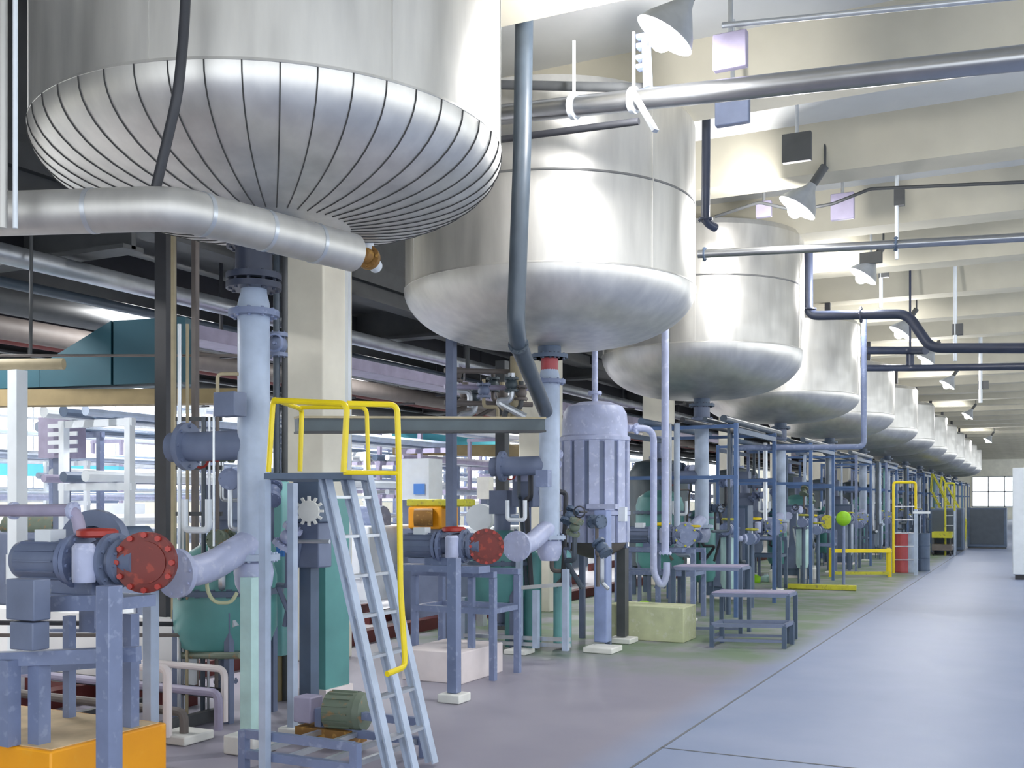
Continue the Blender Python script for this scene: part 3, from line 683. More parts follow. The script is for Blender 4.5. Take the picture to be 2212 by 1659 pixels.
for q in range(14):
    a = 2*PI*(q+.3)/14; m = MB(); m.box((c.x+math.cos(a)*(R+.002), c.y+math.sin(a)*(R+.002), (z0+.36+zt-.45)/2), (.03, .115, zt-.45-z0-.36), rz=a); m.build('upper_panel', 'lav', t)
    m = MB(); m.box((c.x+math.cos(a)*(R+.002), c.y+math.sin(a)*(R+.002), z0+.15), (.03, .14, .30), rz=a); m.build('lower_panel', 'lav', t)
for a in (PI*.25, PI*.75, PI*1.25, PI*1.75):
    m = MB(); m.box((c.x+math.cos(a)*R, c.y+math.sin(a)*R, z0/2+.05), (.06, .06, z0+.1)); m.build('leg', 'greyb', t)
m = MB(); m.box((c.x+R+.02, c.y-.15, zat(1110, 12.2)), (.08, .08, .16)); m.build('bracket', 'white', t)
m = MB(); m.cyl((c.x, c.y, zt-.02), (c.x, c.y, zat(735, 12.2)), .035); fl(m, (c.x, c.y, zt+.1), (0,0,1), .08, .03, 6); m.build('top_pipe', 'lav', t)
# posts with T heads
p = flat(1302, 1400); Z = depth(p.x, p.y)
t = T('support_post', 'Thick lavender post with a flat head in front of the ribbed vessel', 'post', (p.x, p.y, 0.05))
m = MB(); m.box((p.x, p.y, (zat(1100, Z)+.06)/2), (.15, .15, zat(1100, Z)-.08)); m.build('shaft', 'lavp', t, bevel=.01)
m = MB(); m.box((p.x, p.y, zat(1094, Z)), (.34, .12, .05)); m.build('head_plate', 'lav', t)
footblock(flat(1302, 1408), 'White foot block under the thick lavender post', .33, .06)
p = flat(1345, 1388); Z = depth(p.x, p.y); footblock(p, 'White foot block behind the thick lavender post', .28, .06)
m = MB(); m.box((p.x, p.y, (zat(1185, Z)+.08)/2), (.10, .12, zat(1185, Z)-.07)); tag(m.build('support_post', 'darkg'), 'Dark post just behind the thick lavender post', 'post')
p = flat(1240, 1392); m = MB(); m.box((p.x+.6, p.y+.9, .2), (.95, .5, .4)); tag(m.build('machine_plinth', 'lime', bevel=.01), 'Pale lime concrete plinth behind the thick lavender post', 'plinth')
# lavender pipes right of the vessel
pipe('riser_pipe', 'Pale lavender upright pipe hanging between the second and third tanks', 'pipe', [at(1437, 700, 12.6), at(1437, 1195, 12.6)], .045, 'lav', flanges=[(at(1437, 1195, 12.6), (0,0,1))])
pipe('riser_pipe', 'Pale lavender pipe bending down from the ribbed vessel and hooking at the floor', 'pipe', [at(1358, 925, 12.4), at(1412, 925, 12.5), at(1412, 1240, 12.5), at(1430, 1268, 12.5), at(1440, 1245, 12.5), at(1440, 1215, 12.5)], .04, 'lav', flanges=[(at(1375, 926, 12.4), (1,0,0))], fil=.2)
# stepped frames
def step_stand():
    t = T('step_stand', 'Dark lavender tubular step stand with three levels on the aisle floor', 'step stand', flat(1560, 1400))
    lv = [((1455, 1228), (1600, 1228), .84, 12.9, .5), ((1538, 1285), (1702, 1282), .56, 12.2, .5), ((1538, 1350), (1694, 1345), .30, 11.75, .5)]
    for j, (p, q, z, Z, dpt) in enumerate(lv):
        A = at(p[0], 0, Z); B = at(q[0], 0, Z-.12); z = EYE-(p[1]-HY)*Z/F
        back = Vector((-SN*.0, .42, 0)); C_ = B+back; D_ = A+back
        P = [Vector((v.x, v.y, z)) for v in (A, B, C_, D_)]
        for u, v in zip(P, P[1:]+P[:1]):
            m = MB(); m.bar(u, v, .035, .04); m.build('rail', 'greyb', t)
        for v in P:
            m = MB(); m.box((v.x, v.y, z/2), (.045, .045, z)); m.build('leg', 'blued', t)
        if j < 2:
            prism(MB(), P, z+.021, z+.035).build('tread', 'mauve', t)
        m = MB(); m.bar((P[0].x, P[0].y, .06), (P[3].x, P[3].y, .06), .03); m.build('rail', 'greyb', t)
        m = MB(); m.bar((P[0].x, P[0].y, .08), (P[1].x, P[1].y, .08), .03); m.build('rail', 'greyb', t)
step_stand()
# dark cross beam
t = T('cross_beam', 'Dark blue steel beam crossing behind the yellow guard rails', 'beam', at(640, 930, 9.2))
m = MB(); A, B = at(640, 918, 9.2), at(1172, 918, 10.4); m.bar(A, B, .10, .11, up=(0,0,1)); m.build('web', 'settle', t)
m = MB(); m.bar(A+Vector((0,0,.065)), B+Vector((0,0,.065)), .14, .02); m.build('top_flange', 'tanl', t)
m = MB(); m.bar(A-Vector((0,0,.065)), B-Vector((0,0,.065)), .14, .02); m.build('bottom_flange', 'dark', t)
a_ = at(975, 730, 11.6); m = MB(); m.box((a_.x, a_.y, (a_.z)/2), (.09, .09, a_.z)); tag(m.build('steel_column', 'greyb'), 'Slim blue grey steel column behind the dark blue cross beam', 'column')
a_ = at(1085, 780, 13.4); m = MB(); m.box((a_.x, a_.y, a_.z/2), (.13, .13, a_.z)); tag(m.build('steel_column', 'darkg'), 'Dark grey steel column left of the second outlet pipe', 'column')
# dark columns left
for px, w_, Z, mt, lb in ((358, .12, 8.6, 'dark', 'Dark steel column left of the nearest outlet pipe'), (375, .03, 8.4, 'tanl', 'Thin tan conduit fixed beside the dark steel column'), (422, .045, 8.8, 'brown', 'Slim brown steel column between the dark column and the outlet pipe')):
    a_ = at(px, 480, Z); m = MB(); m.box((a_.x, a_.y, a_.z/2+.0), (w_, w_, a_.z)); tag(m.build('steel_column', mt), lb, 'column')
for px, Z, r, lb in ((598, 8.6, .03, 'Grey conduit pipe right of the nearest outlet pipe, left of two'), (615, 8.6, .025, 'Grey conduit pipe against the concrete column, right of two')):
    tag(MB().cyl(at(px, 540, Z), Vector((at(px,540,Z).x, at(px,540,Z).y, 0)), r, n=12).build('conduit_pipe', 'slate' if px < 600 else 'darkg'), lb, 'pipe')
c = at(600, 745, 8.57); t = T('gate_valve', 'Blue grey gate valve on the conduit pipes beside the concrete column', 'valve', c)
m = MB(); m.sphere(c, .08); fl(m, c+Vector((0,0,.08)), (0,0,1), .08); fl(m, c-Vector((0,0,.08)), (0,0,1), .08); m.build('body', 'greyb', t)
m = MB(); m.lathe(c+Vector((.05,-.1,0)), [(.06,0),(.075,.01),(.06,.02),(.06,0)], axis=(.4,-.9,0)); m.cyl(c, c+Vector((.05,-.11,0)), .012); m.build('handwheel', 'blue', t)

# ------------------------------------------------------------------ left bay: cranes, ducts, tubes, distant racks
t = T('bridge_crane', 'Large teal bridge crane girder in the left bay', 'crane', at(200, 800, 13))
def girder(mb, a, b, d, topa, bota, topb, botb):      # tapering box girder between two points, given its heights at both ends
    a, b = Vector(a), Vector(b); u = (b-a).normalized(); n = Vector((0,0,1)).cross(u)*d/2
    bm = mb.bm; V = []
    for p, zt_, zb_ in ((a, topa, bota), (b, topb, botb)):
        V += [bm.verts.new((p.x+n.x, p.y+n.y, zt_)), bm.verts.new((p.x-n.x, p.y-n.y, zt_)), bm.verts.new((p.x-n.x, p.y-n.y, zb_)), bm.verts.new((p.x+n.x, p.y+n.y, zb_))]
    for f in ((0,1,2,3), (7,6,5,4), (0,4,5,1), (1,5,6,2), (2,6,7,3), (3,7,4,0)): bm.faces.new([V[k] for k in f])
    return mb
Z = 10.0
a, b, c_, d_ = at(-120, 0, Z+.3), at(110, 0, Z+.1), at(260, 0, Z), at(412, 0, Z)
girder(MB(), a, b, .35, zat(795, Z), zat(842, Z), zat(790, Z), zat(838, Z)).build('girder_end', 'crane', t)
girder(MB(), b, c_, .35, zat(790, Z), zat(838, Z), zat(700, Z), zat(835, Z)).build('girder_taper', 'crane', t)
girder(MB(), c_, d_, .35, zat(700, Z), zat(835, Z), zat(690, Z), zat(830, Z)).build('girder', 'crane', t)
m = MB(); girder(m, at(-120, 0, 10.1), at(520, 0, 9.9), .2, zat(844, 10.1), zat(880, 10.1), zat(841, 9.9), zat(872, 9.9)); o = m.build('crane_rail_beam', 'tan'); tag(o, 'Tan steel rail beam under the teal crane girder', 'beam')
for px in (130, 290): m = MB(); pb(m, px, 846, px+10, 878, 9.8, .05); m.build('stiffener', 'brown', o).location -= o.location
m = MB(); m.tube([at(-60, 788, 9.3), at(138, 786, 9.3)], .05, n=14); tag(m.build('tan_pipe', 'tanl'), 'Tan round pipe ending in mid air below the teal crane girder', 'pipe')
tag(MB().tube([at(-60, 768, 9.1), at(520, 768, 8.9)], .012, n=8).build('tie_rod', 'brown'), 'Thin brown tie rod crossing in front of the teal crane girder', 'rod')
tag(MB().tube([at(68, 500, 9.15), at(66, 770, 9.15)], .015, n=8).build('hanging_rod', 'darkg'), 'Thin dark rod hanging at the far left below the lagged pipe', 'rod')
for px, Z, lb in ((38, 9.0, 'Pale grey upright column at the left edge of the bay'),):
    a_ = at(px, 800, Z); m = MB(); m.box((a_.x, a_.y, a_.z/2), (.11, .11, a_.z)); tag(m.build('pale_column', 'white'), lb, 'column')
# overhead ducts in the left bay run along the hall
for (x, z, r, mt, lb) in ((-7.9, 3.72, .09, 'galv', 'Silver overhead pipe in the left bay, nearest the tanks'), (-8.5, 3.62, .05, 'slate', 'Slim dark overhead pipe in the left bay beside the silver one'),
        (-9.3, 3.62, .13, 'darkg', 'Dark grey overhead duct in the left bay'), (-10.1, 3.5, .13, 'brown', 'Thick brown overhead pipe in the middle of the left bay'), (-11.3, 3.6, .07, 'kerb', 'Dark red overhead pipe in the left bay'),
        (-12.9, 3.55, .12, 'darkg', 'Dark grey overhead pipe deep in the left bay'), (-14.8, 3.6, .09, 'galv', 'Silver overhead pipe furthest from the tanks')):
    o = T('overhead_pipe', lb, 'pipe', (x, 8, z), 'overhead pipes in the left bay')
    MB().cyl((x, 1, z), (x, 100, z), r, n=18).build('pipe', mt, o)
    for q in range(6):
        m = MB(); y = 5.2+5.5*q; m.box((x-r-.03, y, (z+4.2)/2), (.02, .03, 4.2-z)); m.box((x, y, z-r-.015), (2*r+.1, .04, .03)); m.build('bracket', 'dark', o)
for (x, z, mt, lb) in ((-7.75, 3.25, 'mauve', 'Mauve cable tray running along the left bay behind the columns'),):
    t = T('cable_tray', lb, 'cable tray', (x, 30, z), 'cable trays in the left bay')
    MB().box((x, 54, z), (.4, 92, .02)).build('base', mt, t); MB().box((x-.2, 54, z+.06), (.02, 92, .14)).build('side', mt, t); MB().box((x+.2, 54, z+.06), (.02, 92, .14)).build('side', mt, t)
    for q in range(7): MB().box((x-.22, 9+5.5*q, (z+4.2)/2), (.02, .04, 4.22-z)).build('bracket', 'dark', t)
nt_ = 0
for x, ys in ((-9.0, (5.6, 9.3, 14, 22, 30)), (-12.0, (7, 12.5, 17, 25, 34)), (-15.2, (10, 15, 20, 27, 36)), (-21, (12, 20, 28, 38))):
    for y in ys:
        z = 3.98 if x > -16 else 6.2
        o = T('strip_light', 'Lit strip light in the left bay, row %s, %s from the camera' % ({-9.0:'nearest the tanks', -12.0:'in the middle', -15.2:'deep inside', -21:'in the tall part'}[x], ORD[ys.index(y)]), 'strip light', (x, y, z), 'fluorescent strip lights')
        m = MB(); m.box((x, y, z+.05), (.14, 1.5, .05)); m.cyl((x, y, z+.06), (x, y, 4.25 if x > -16 else 8), .01, n=6); m.build('fitting', 'white', o)
        m = MB(); m.cyl((x, y-.7, z), (x, y+.7, z), .03, n=10); m.build('tube', 'tube', o)
        ld = bpy.data.lights.new('strip_glow', 'AREA'); ld.shape = 'RECTANGLE'; ld.size = .2; ld.size_y = 1.4; ld.energy = 75 if x > -16 else 160
        lo = bpy.data.objects.new('strip_glow', ld); COL.objects.link(lo); lo.location = (x, y, z-.05)
# second crane deep in the bay, seen right of the concrete column
t = T('bridge_crane', 'Cyan crane girder far back in the left bay behind the cross beam', 'crane', at(970, 955, 28))
girder(MB(), at(850, 0, 28), at(1075, 0, 28), .6, zat(932, 28), zat(962, 28), zat(932, 28), zat(962, 28)).build('girder', 'cranel', t)
girder(MB(), at(850, 0, 27.5), at(1200, 0, 27.5), .4, zat(966, 28), zat(984, 28), zat(962, 28), zat(990, 28)).build('rail_beam', 'tan', t)
t = T('bridge_crane', 'Bright cyan crane beam far off at the left edge, below the teal girder', 'crane', at(160, 1010, 24))
girder(MB(), at(-60, 0, 24), at(265, 0, 24), .5, zat(1000, 24), zat(1026, 24), zat(1008, 24), zat(1032, 24)).build('girder', 'cranel', t)
# distant pipe racks with pale pipes
rnd = random.Random(3)
spots = [(-9.3, 8.5, 7), (-13.0, 11.5, 7), (-15.5, 9.5, 8), (-17.4, 18.5, 8), (-21.5, 15, 10), (-12.0, 19, 8), (-15.0, 22, 8), (-19, 25, 9), (-23.5, 22, 9), (-13, 31, 9), (-17, 33, 9), (-22, 36, 10), (-14, 43, 10), (-20, 47, 10)]
for n_, (x, y, ln) in enumerate(spots):
    H_ = 2.3+.9*rnd.random()+(.8 if x < -16 else 0)
    o = T('pipe_rack', '%s rack of pale pipes in the left bay, counted from the camera' % ORD[n_].capitalize(), 'pipe rack', (x, y+ln/2, 0), 'pipe racks in the left bay')
    for q in range(3):
        m = MB(); yy = y+ln*q/2
        for dx in (-.5, .5): m.box((x+dx, yy, H_/2), (.08, .08, H_))
        for z in (H_, H_-.7, H_-1.4): m.box((x, yy, z-.045), (1.12, .065, .08))
        m.build('trestle', rnd.choice(['blue', 'white', 'greyb', 'mauve']), o)
    for z in (H_, H_-.7, H_-1.4):
        for dx in (-.35, -.05, .28):
            r = rnd.uniform(.03, .09); m = MB(); m.cyl((x+dx, y-.4, z+r), (x+dx, y+ln+.4, z+r), r, n=10); m.build('pipe', rnd.choice(['white', 'lav', 'galv', 'white', 'bluel', 'mauve', 'blued']), o)
mach = [(-8.3, 8.0, .9, .7, 1.1, 'greyb'), (-9.2, 10.2, 1.2, .8, 1.4, 'mauve'), (-8.2, 12.2, .8, 1.2, 1.6, 'white'), (-10.6, 7.2, 1.0, 1.0, .9, 'motor'), (-11.8, 9.8, 1.6, 1.0, 1.5, 'greyb'), (-9.0, 15.5, 1.0, 1.5, 1.5, 'white'),
        (-14, 9, 1.8, 1.0, 1.7, 'mauve'), (-16.5, 12.5, 1.5, 1.5, 1.5, 'motor'), (-11, 14.5, 1.6, 1.3, 1.6, 'lav'), (-8.6, 19, 1.1, 1.6, 1.7, 'blued'), (-12.5, 17.2, 1.4, 1.2, 1.5, 'greyb'), (-18, 17.5, 2.2, 1.2, 2.0, 'white'), (-10, 24, 1.5, 2, 1.8, 'mauve'), (-15, 28, 2, 2, 2.0, 'blue')]
rb_ = [(x-.6, x+.6, y-.5, y+ln+.5) for x, y, ln in spots]
for n_, (x, y, a, b, c2, mt) in enumerate(mach):
    x0_ = x; ok_ = False
    for d_x in [s_*.15*k_ for k_ in range(16) for s_ in (1, -1)]:
        x = x0_+d_x
        if not [q for q in rb_ if x-a/2-.1 < q[1] and x+a/2+.1 > q[0] and y-b/2-.15 < q[3] and y+b/2+.1 > q[2]] and x+a/2 < -7.1: ok_ = True; break
    if not ok_: continue
    rb_.append((x-a/2, x+a/2, y-b/2, y+b/2))
    o = T('process_machine', '%s process machine in the left bay%s' % (['Small grey blue','Mauve','Tall white','Low grey green','Grey blue wide','White deep','Large mauve','Large grey green','Lavender','Dark blue','Grey blue far','Large white','Mauve far','Blue far'][n_], [' behind the kerb nearest the camera',' behind the nearest teal vessel',' behind the concrete column',' at the left edge',' behind the pump at the left edge','',' with a white panel',' below the far windows',' among the pale pipes',' beyond the second column',' beside the racks',' by the windows',' beyond the third column',' deepest inside'][n_]), 'machine', (x, y, 0), 'process machines in the left bay')
    m = MB(); m.box((x, y, c2*.42+.12), (a, b, c2*.62)); m.build('body', mt, o, bevel=.03)
    m = MB(); m.cyl((x-a*.3, y, c2*.85), (x+a*.3, y, c2*.85), c2*.12, n=16); m.build('motor', rnd.choice(['greyb', 'blue', 'rust', 'motor']), o)
    m = MB(); m.box((x+a*.2, y-b*.5-.02, c2*.5), (a*.3, .03, c2*.25)); m.build('panel', 'white', o)
    for sx in (-1, 1):
        m = MB(); m.box((x+sx*a*.42, y, .08), (.08, b*.9, .16)); m.build('skid_beam', 'kerb', o)
# louvred mauve panel
t = T('louvre_panel', 'Mauve cabinet with pale louvres in the left bay near the pale column', 'cabinet', at(135, 985, 13.5))
m = MB(); pb(m, 84, 902, 184, 990, 13.5, .3); m.build('body', 'mauve', t)
m = MB(); a_ = at(134, 990, 13.5); m.box((a_.x, a_.y, a_.z/2), (.15, .15, a_.z)); m.build('stand', 'greyb', t)
for q in range(4):
    m = MB(); pb(m, 95, 915+q*18, 176, 924+q*18, 13.2, .02); m.build('louvre', 'white', t)
# yellow machine and its white duct behind the smaller red flange
c = at(945, 1105, 14.5); t = T('yellow_machine', 'Orange yellow machine behind the smaller red flange', 'machine', (c.x, c.y, 0))
m = MB(); pb(m, 876, 1078, 1028, 1094, 14.3, .3); m.build('top_plate', 'olive', t, bevel=.02)
m = MB(); pb(m, 882, 1094, 990, 1142, 14.4, .5); m.build('body', 'orange', t, bevel=.03)
m = MB(); a_ = at(940, 1142, 14.4); m.box((a_.x, a_.y, a_.z/2), (.8, .4, a_.z)); m.build('stand', 'greyb', t)
m = MB(); m.cyl(at(895, 1118, 14.1), at(935, 1118, 14.1), .12, n=20); m.build('drum', 'rust', t)
c = at(1035, 1118, 13.5); t = T('white_duct', 'White round duct end beside the orange yellow machine', 'duct', (c.x, c.y, 0)); m = MB(); m.cyl(c, c+Vector((-.2,.5,0)), .17, n=24); m.build('duct', 'white', t)
m = MB(); m.box((c.x-.1, c.y+.25, c.z/2-.08), (.1, .1, c.z-.16)); m.build('stand', 'galv', t)
t = T('pale_cabinet', 'Pale grey cabinet with a square blue sign behind the guard rails', 'cabinet', at(925, 1075, 16))
m = MB(); pb(m, 868, 992, 955, 1080, 16, .4); m.build('body', 'white', t)
a_ = at(912, 1080, 16); m = MB(); m.box((a_.x, a_.y, a_.z/2), (.5, .3, a_.z)); m.build('stand', 'greyb', t)
m = MB(); pb(m, 893, 1045, 918, 1068, 15.75, .03); m.build('blue_sign', 'signb', t)
t = T('white_cabinet', 'White square cabinet left of the second teal vessel', 'cabinet', at(1048, 1075, 16))
m = MB(); pb(m, 1030, 1030, 1066, 1078, 16, .15); m.build('body', 'foot', t); a_ = at(1048, 1078, 16); m = MB(); m.box((a_.x, a_.y, a_.z/2), (.1, .1, a_.z)); m.build('stand', 'greyb', t)

# ------------------------------------------------------------------ stations under the further tanks
def filter_pot(x, y, h, r, mt, lb, cat='filter'):
    t = T('filter_housing', lb, cat, (x, y, 0), 'filter housings')
    m = MB(); m.lathe((x, y, 0), [(.001, .3), (r*.8, .34), (r, .42), (r, h-.12), (r*.8, h-.03), (.001, h)], n=20); m.build('shell', mt, t)
    m = MB(); fl(m, (x, y, h-.14), (0,0,1), r+.03, .03, 8); m.build('lid_flange', 'greyb', t)
    for a in (.5, 2.6, 4.7): m = MB(); m.box((x+r*.8*math.cos(a), y+r*.8*math.sin(a), .2), (.03, .03, .4)); m.build('leg', 'blued', t)
def hand_valve(x, y, z, lb, col='olive', zb=0):
    t = T('hand_valve', lb, 'valve', (x, y, zb), 'hand valves with yellow wheels')
    m = MB(); m.lathe((x, y, z+.12), [(.08, 0), (.1, .01), (.1, .025), (.08, .035), (.02, .03), (.02, 0)], n=20); m.build('handwheel', col, t)
    m = MB(); m.cyl((x, y, z), (x, y, z+.13), .015, n=8); m.build('stem', 'galv', t)
    m = MB(); m.sphere((x, y, z), .08); m.cyl((x, y-.14, z), (x, y+.14, z), .055, n=14); fl(m, (x, y-.14, z), (0,1,0), .09); fl(m, (x, y+.14, z), (0,1,0), .09); m.build('body', 'blue', t)
    m = MB(); m.cyl((x, y, zb), (x, y, z-.05), .035, n=10); m.build('stand_pipe', 'blued', t)
rr = random.Random(11)
for i in range(2, 13):
    sx, sy = TX, TY[i]; nm = ORD[i]
    discharge(i, sx, sy)
    if i < 10:
        reactor(i, sx, sy, 'teal' if i % 2 == 0 else 'greyb', 1.0)
        blind_valve(i, sx, sy, 'blue' if i != 4 else 'olive', 1.15, (.2, -1.5), full=(i < 6))
        sframe(i, sx, sy, (-.8, -.2, .3), -1.45, .9, .06, 'blued' if i % 2 else 'blue')
    t = T('pipe_gantry', 'Tall blue pipe gantry around the outlet pipe of the %s tank' % nm, 'frame', (sx, sy, 0), 'tall pipe gantries below the tanks')
    for x, y in ((-1.0, -.9), (.75, -.9), (.75, 1.5), (-1.0, 1.5)):
        m = MB(); m.box((sx+x, sy+y, 1.35), (.055, .055, 2.7)); m.build('post', rr.choice(['blue', 'steel', 'steel']), t)
    for y in (-.9, 1.5):
        for z in (2.66, 1.95): m = MB(); m.box((sx-.12, sy+y, z), (1.8, .045, .05)); m.build('crossbar', 'steel', t)
    for x in (-1.0, .75): m = MB(); m.box((sx+x, sy+.3, 2.60), (.06, 2.4, .07)); m.build('side_bar', 'blued', t)
    for x, z, r, mt in ((.68, 2.74, .05, 'slate'), (.42, 2.74, .035, 'slate'), (.1, 2.74, .04, 'dark'), (-.5, 2.74, .05, 'blued')):
        m = MB(); m.cyl((sx+x, sy-1.3, z), (sx+x, sy+2.2, z), r, n=12); m.build('pipe', mt, t)
    for q in range(5):
        x = sx+rr.uniform(-.9, .7); y = sy+rr.choice([-.9, 1.5])+rr.uniform(-.05, .05); m = MB(); z0 = rr.uniform(.7, 1.3)
        m.tube([(x, y, 2.72), (x, y, z0), (x+rr.uniform(-.2, .3), y-.25, z0)], rr.uniform(.02, .045), n=10); m.build('drop_pipe', rr.choice(['bluel', 'slate', 'blued', 'galv', 'teal']), t)
    if i < 9:
        for q, (dx, dy, z) in enumerate(((.55, -.55, 1.22), (.1, -.75, 1.12), (.62, .55, 1.05))):
            hand_valve(sx+dx, sy+dy, z, '%s yellow wheeled hand valve below the %s tank' % (('Front', 'Middle', 'Rear')[q], nm), 'yellow' if q == 1 else 'olive')
        filter_pot(sx+.45, sy-.15, 1.25, .12, 'mint' if i < 4 else 'bluel', '%s filter housing standing below the %s tank' % ('Mint' if i < 4 else 'Light blue', nm))
        filter_pot(sx-.3, sy+1.1, 1.5, .2, 'teal', 'Teal filter housing standing at the rear below the %s tank' % nm)
        t = T('control_cabinet', 'Dark blue control cabinet standing below the %s tank' % nm, 'cabinet', (sx+.1, sy+2.0, 0), 'control cabinets below the tanks')
        m = MB(); m.box((sx-.1, sy+2.0, .8), (.7, .35, 1.5)); m.build('body', 'blued', t, bevel=.01)
        m = MB(); m.box((sx-.1, sy+1.815, .85), (.6, .02, 1.3)); m.build('door', 'greyb', t)
        m = MB(); m.box((sx-.3, sy+1.79, 1.2), (.16, .02, .1)); m.build('display', 'white', t)
        m = MB(); m.box((sx-.1, sy+2.0, .025), (.72, .37, .05)); m.build('base', 'plinth', t)
    for dx, dy in ((.85, -.9), (.2, 1.3)):
        m = MB(); m.box((sx+dx+.15, sy+dy, .05), (.22, .22, .096)); 
    footb = footblock(Vector((sx+.3, sy-1.45-.22, 0)), 'White foot block at the pump stand below the %s tank' % nm, .2, .04)
    v = T('settling_vessel', 'Dark slate vessel standing behind the gantry of the %s tank' % nm, 'vessel', (sx-1.45, sy+2.3, 0), 'dark slate vessels')
    m = MB(); m.lathe((sx-1.45, sy+2.3, 0), [(.001, .3), (.3, .32), (.5, .5), (.52, 2.1), (.4, 2.3), (.001, 2.38)], n=24); m.build('shell', 'settle', v)
    m = MB(); fl(m, (sx-1.45, sy+2.3, 2.38), (0,0,1), .16, .04, 6); m.cyl((sx-1.45, sy+2.3, 2.3), (sx-1.45, sy+2.3, 2.75), .07); m.build('top_nozzle', 'blue', v)
    for a in (.8, 2.4, 3.9, 5.5): m = MB(); m.box((sx-1.45+.46*math.cos(a), sy+2.3+.46*math.sin(a), .3), (.07, .07, .6)); m.build('leg', 'blued', v)
# pillars of light concrete seen between the frames come from the column row; low white pails
for px, py, h_, mt, lb in ((1632, 1258, .16, 'green', 'Small bright green container on the floor under the third tank'), (1655, 1256, .14, 'mint', 'Pale container beside the small green one'),
                           (1735, 1250, .42, 'foot', 'Tall white canister on the floor under the fourth tank'), (1758, 1250, .26, 'foot', 'Short white canister on the floor under the fourth tank'), (1672, 1258, .3, 'foot', 'Slim white canister between the green container and the yellow kerb')):
    p = flat(px, py); t = T('canister', lb, 'canister', p)
    m = MB(); m.lathe((p.x, p.y, 0), [(.001, 0), (.09, 0), (.1, .02), (.1, h_*.75), (.04, h_*.88), (.04, h_), (.001, h_)], n=18); m.build('body', mt, t)
    m = MB(); m.cyl((p.x, p.y, h_), (p.x, p.y, h_+.02), .045, n=12); m.build('cap', 'galv', t)
# green round things
p = at(1822, 1120, 20); t = T('green_ball_valve', 'Bright green round valve cover below the fifth tank', 'valve', (p.x, p.y, 0))
m = MB(); m.sphere(p, .14, (1, .6, 1), n=20); m.build('cover', 'green', t); m = MB(); m.cyl((p.x, p.y+.02, 0), (p.x, p.y+.02, p.z), .03, n=10); m.build('stand_pipe', 'blue', t)
p = flat(1392, 1345); t = T('green_hose_reel', 'Small bright green hose reel at the lime plinth', 'hose reel', p); m = MB(); m.box((p.x, p.y, .06), (.12, .1, .12)); m.build('base', 'dark', t); m = MB(); m.cyl(p+Vector((-.05,0,.2)), p+Vector((.05,0,.2)), .09, n=18); m.build('reel', 'green', t)
# yellow kerb beam, guard, hoop ladder, drums
a, b = flat(1702, 1266, .05), flat(1850, 1270, .05); m = MB(); m.bar(a, b, .16, .09); tag(m.build('kerb_beam', 'olive', bevel=.01), 'Long yellow kerb beam lying on the floor before the fourth tank', 'kerb beam')
a, b = flat(1795, 1246), flat(1922, 1246); t = T('guard_rail', 'Low yellow floor guard with open middle', 'guard rail', (a+b)/2); ht = .56
for p in (a, b, a+Vector((-.1,.55,0)), b+Vector((-.1,.55,0))): m = MB(); m.box((p.x, p.y, ht/2), (.07, .07, ht)); m.build('post', 'yellow', t)
for p, q in ((a, b), (a, a+Vector((-.1,.55,0))), (b, b+Vector((-.1,.55,0)))): m = MB(); m.bar(p+Vector((0,0,ht)), q+Vector((0,0,ht)), .08); m.build('top_rail', 'yellow', t)
m = MB(); m.bar(a+Vector((0,0,.08)), b+Vector((0,0,.08)), .06); m.build('bottom_rail', 'olive', t)
def hoop(px0, px1, ytop, ybase, lb, xn=0):
    p, q = flat(px0, ybase), flat(px1, ybase); Z = depth(p.x, p.y); zt = zat(ytop, Z)
    t = T('yellow_hoop', lb, 'hoop ladder', p)
    m = MB(); m.tube([p, p+Vector((0,0,zt)), q+Vector((0,0,zt)), q+Vector((0,0,zt*.62))], .03, n=10); m.build('hoop', 'yellow' if px0 < 2000 else 'olive', t)
    for k in range(5):
        z = .3+k*.3; m = MB(); m.cyl(p+Vector((0,0,z)), q+Vector((0,0,z)), .015, n=8); m.build('rung', 'galv', t)
    m = MB(); m.cyl(q, q+Vector((0,0,zt*.62)), .03, n=10); m.build('stile', 'bluel', t)
hoop(1930, 1978, 1042, 1238, 'Tall yellow hoop with a ladder beside the blue drums')
hoop(2042, 2062, 1044, 1200, 'Yellow hoop beyond the blue drums, second along the aisle')
for n_, (px, py, mt, st) in enumerate(((1948, 1236, 'drumred', 'Red drum'), (1966, 1236, 'bluel', 'Light blue drum'), (1992, 1233, 'blued', 'Dark blue drum'))):
    p = flat(px, py); t = T('drum', '%s standing by the aisle beside the tall yellow hoop' % st, 'drum', p, 'drums by the aisle')
    m = MB(); m.lathe((p.x, p.y, 0), [(.001, 0), (.17, 0), (.175, .02), (.17, .04), (.17, .29), (.18, .3), (.17, .31), (.17, .58), (.18, .59), (.17, .6), (.17, .86), (.175, .88), (.15, .88), (.15, .86), (.001, .86)], n=24); m.build('body', mt, t)
p = flat(1978, 1243); Z = depth(p.x, p.y); t = T('sign_post', 'Pale blue post with a short arm beside the drums', 'post', p)
m = MB(); m.box((p.x, p.y, zat(1100, Z)/2), (.07, .07, zat(1100, Z))); m.build('shaft', 'bluel', t); m = MB(); m.box((p.x+.12, p.y, zat(1107, Z)), (.35, .1, .05)); m.build('arm', 'white', t)
p = flat(2035, 1200); t = T('hand_cart', 'Dark two level cart standing by the aisle beyond the drums', 'cart', p)
for z, mt in ((.25, 'brown'), (.62, 'olive')): m = MB(); m.box((p.x, p.y+.3, z), (.55, .9, .18)); m.build('deck', mt, t)
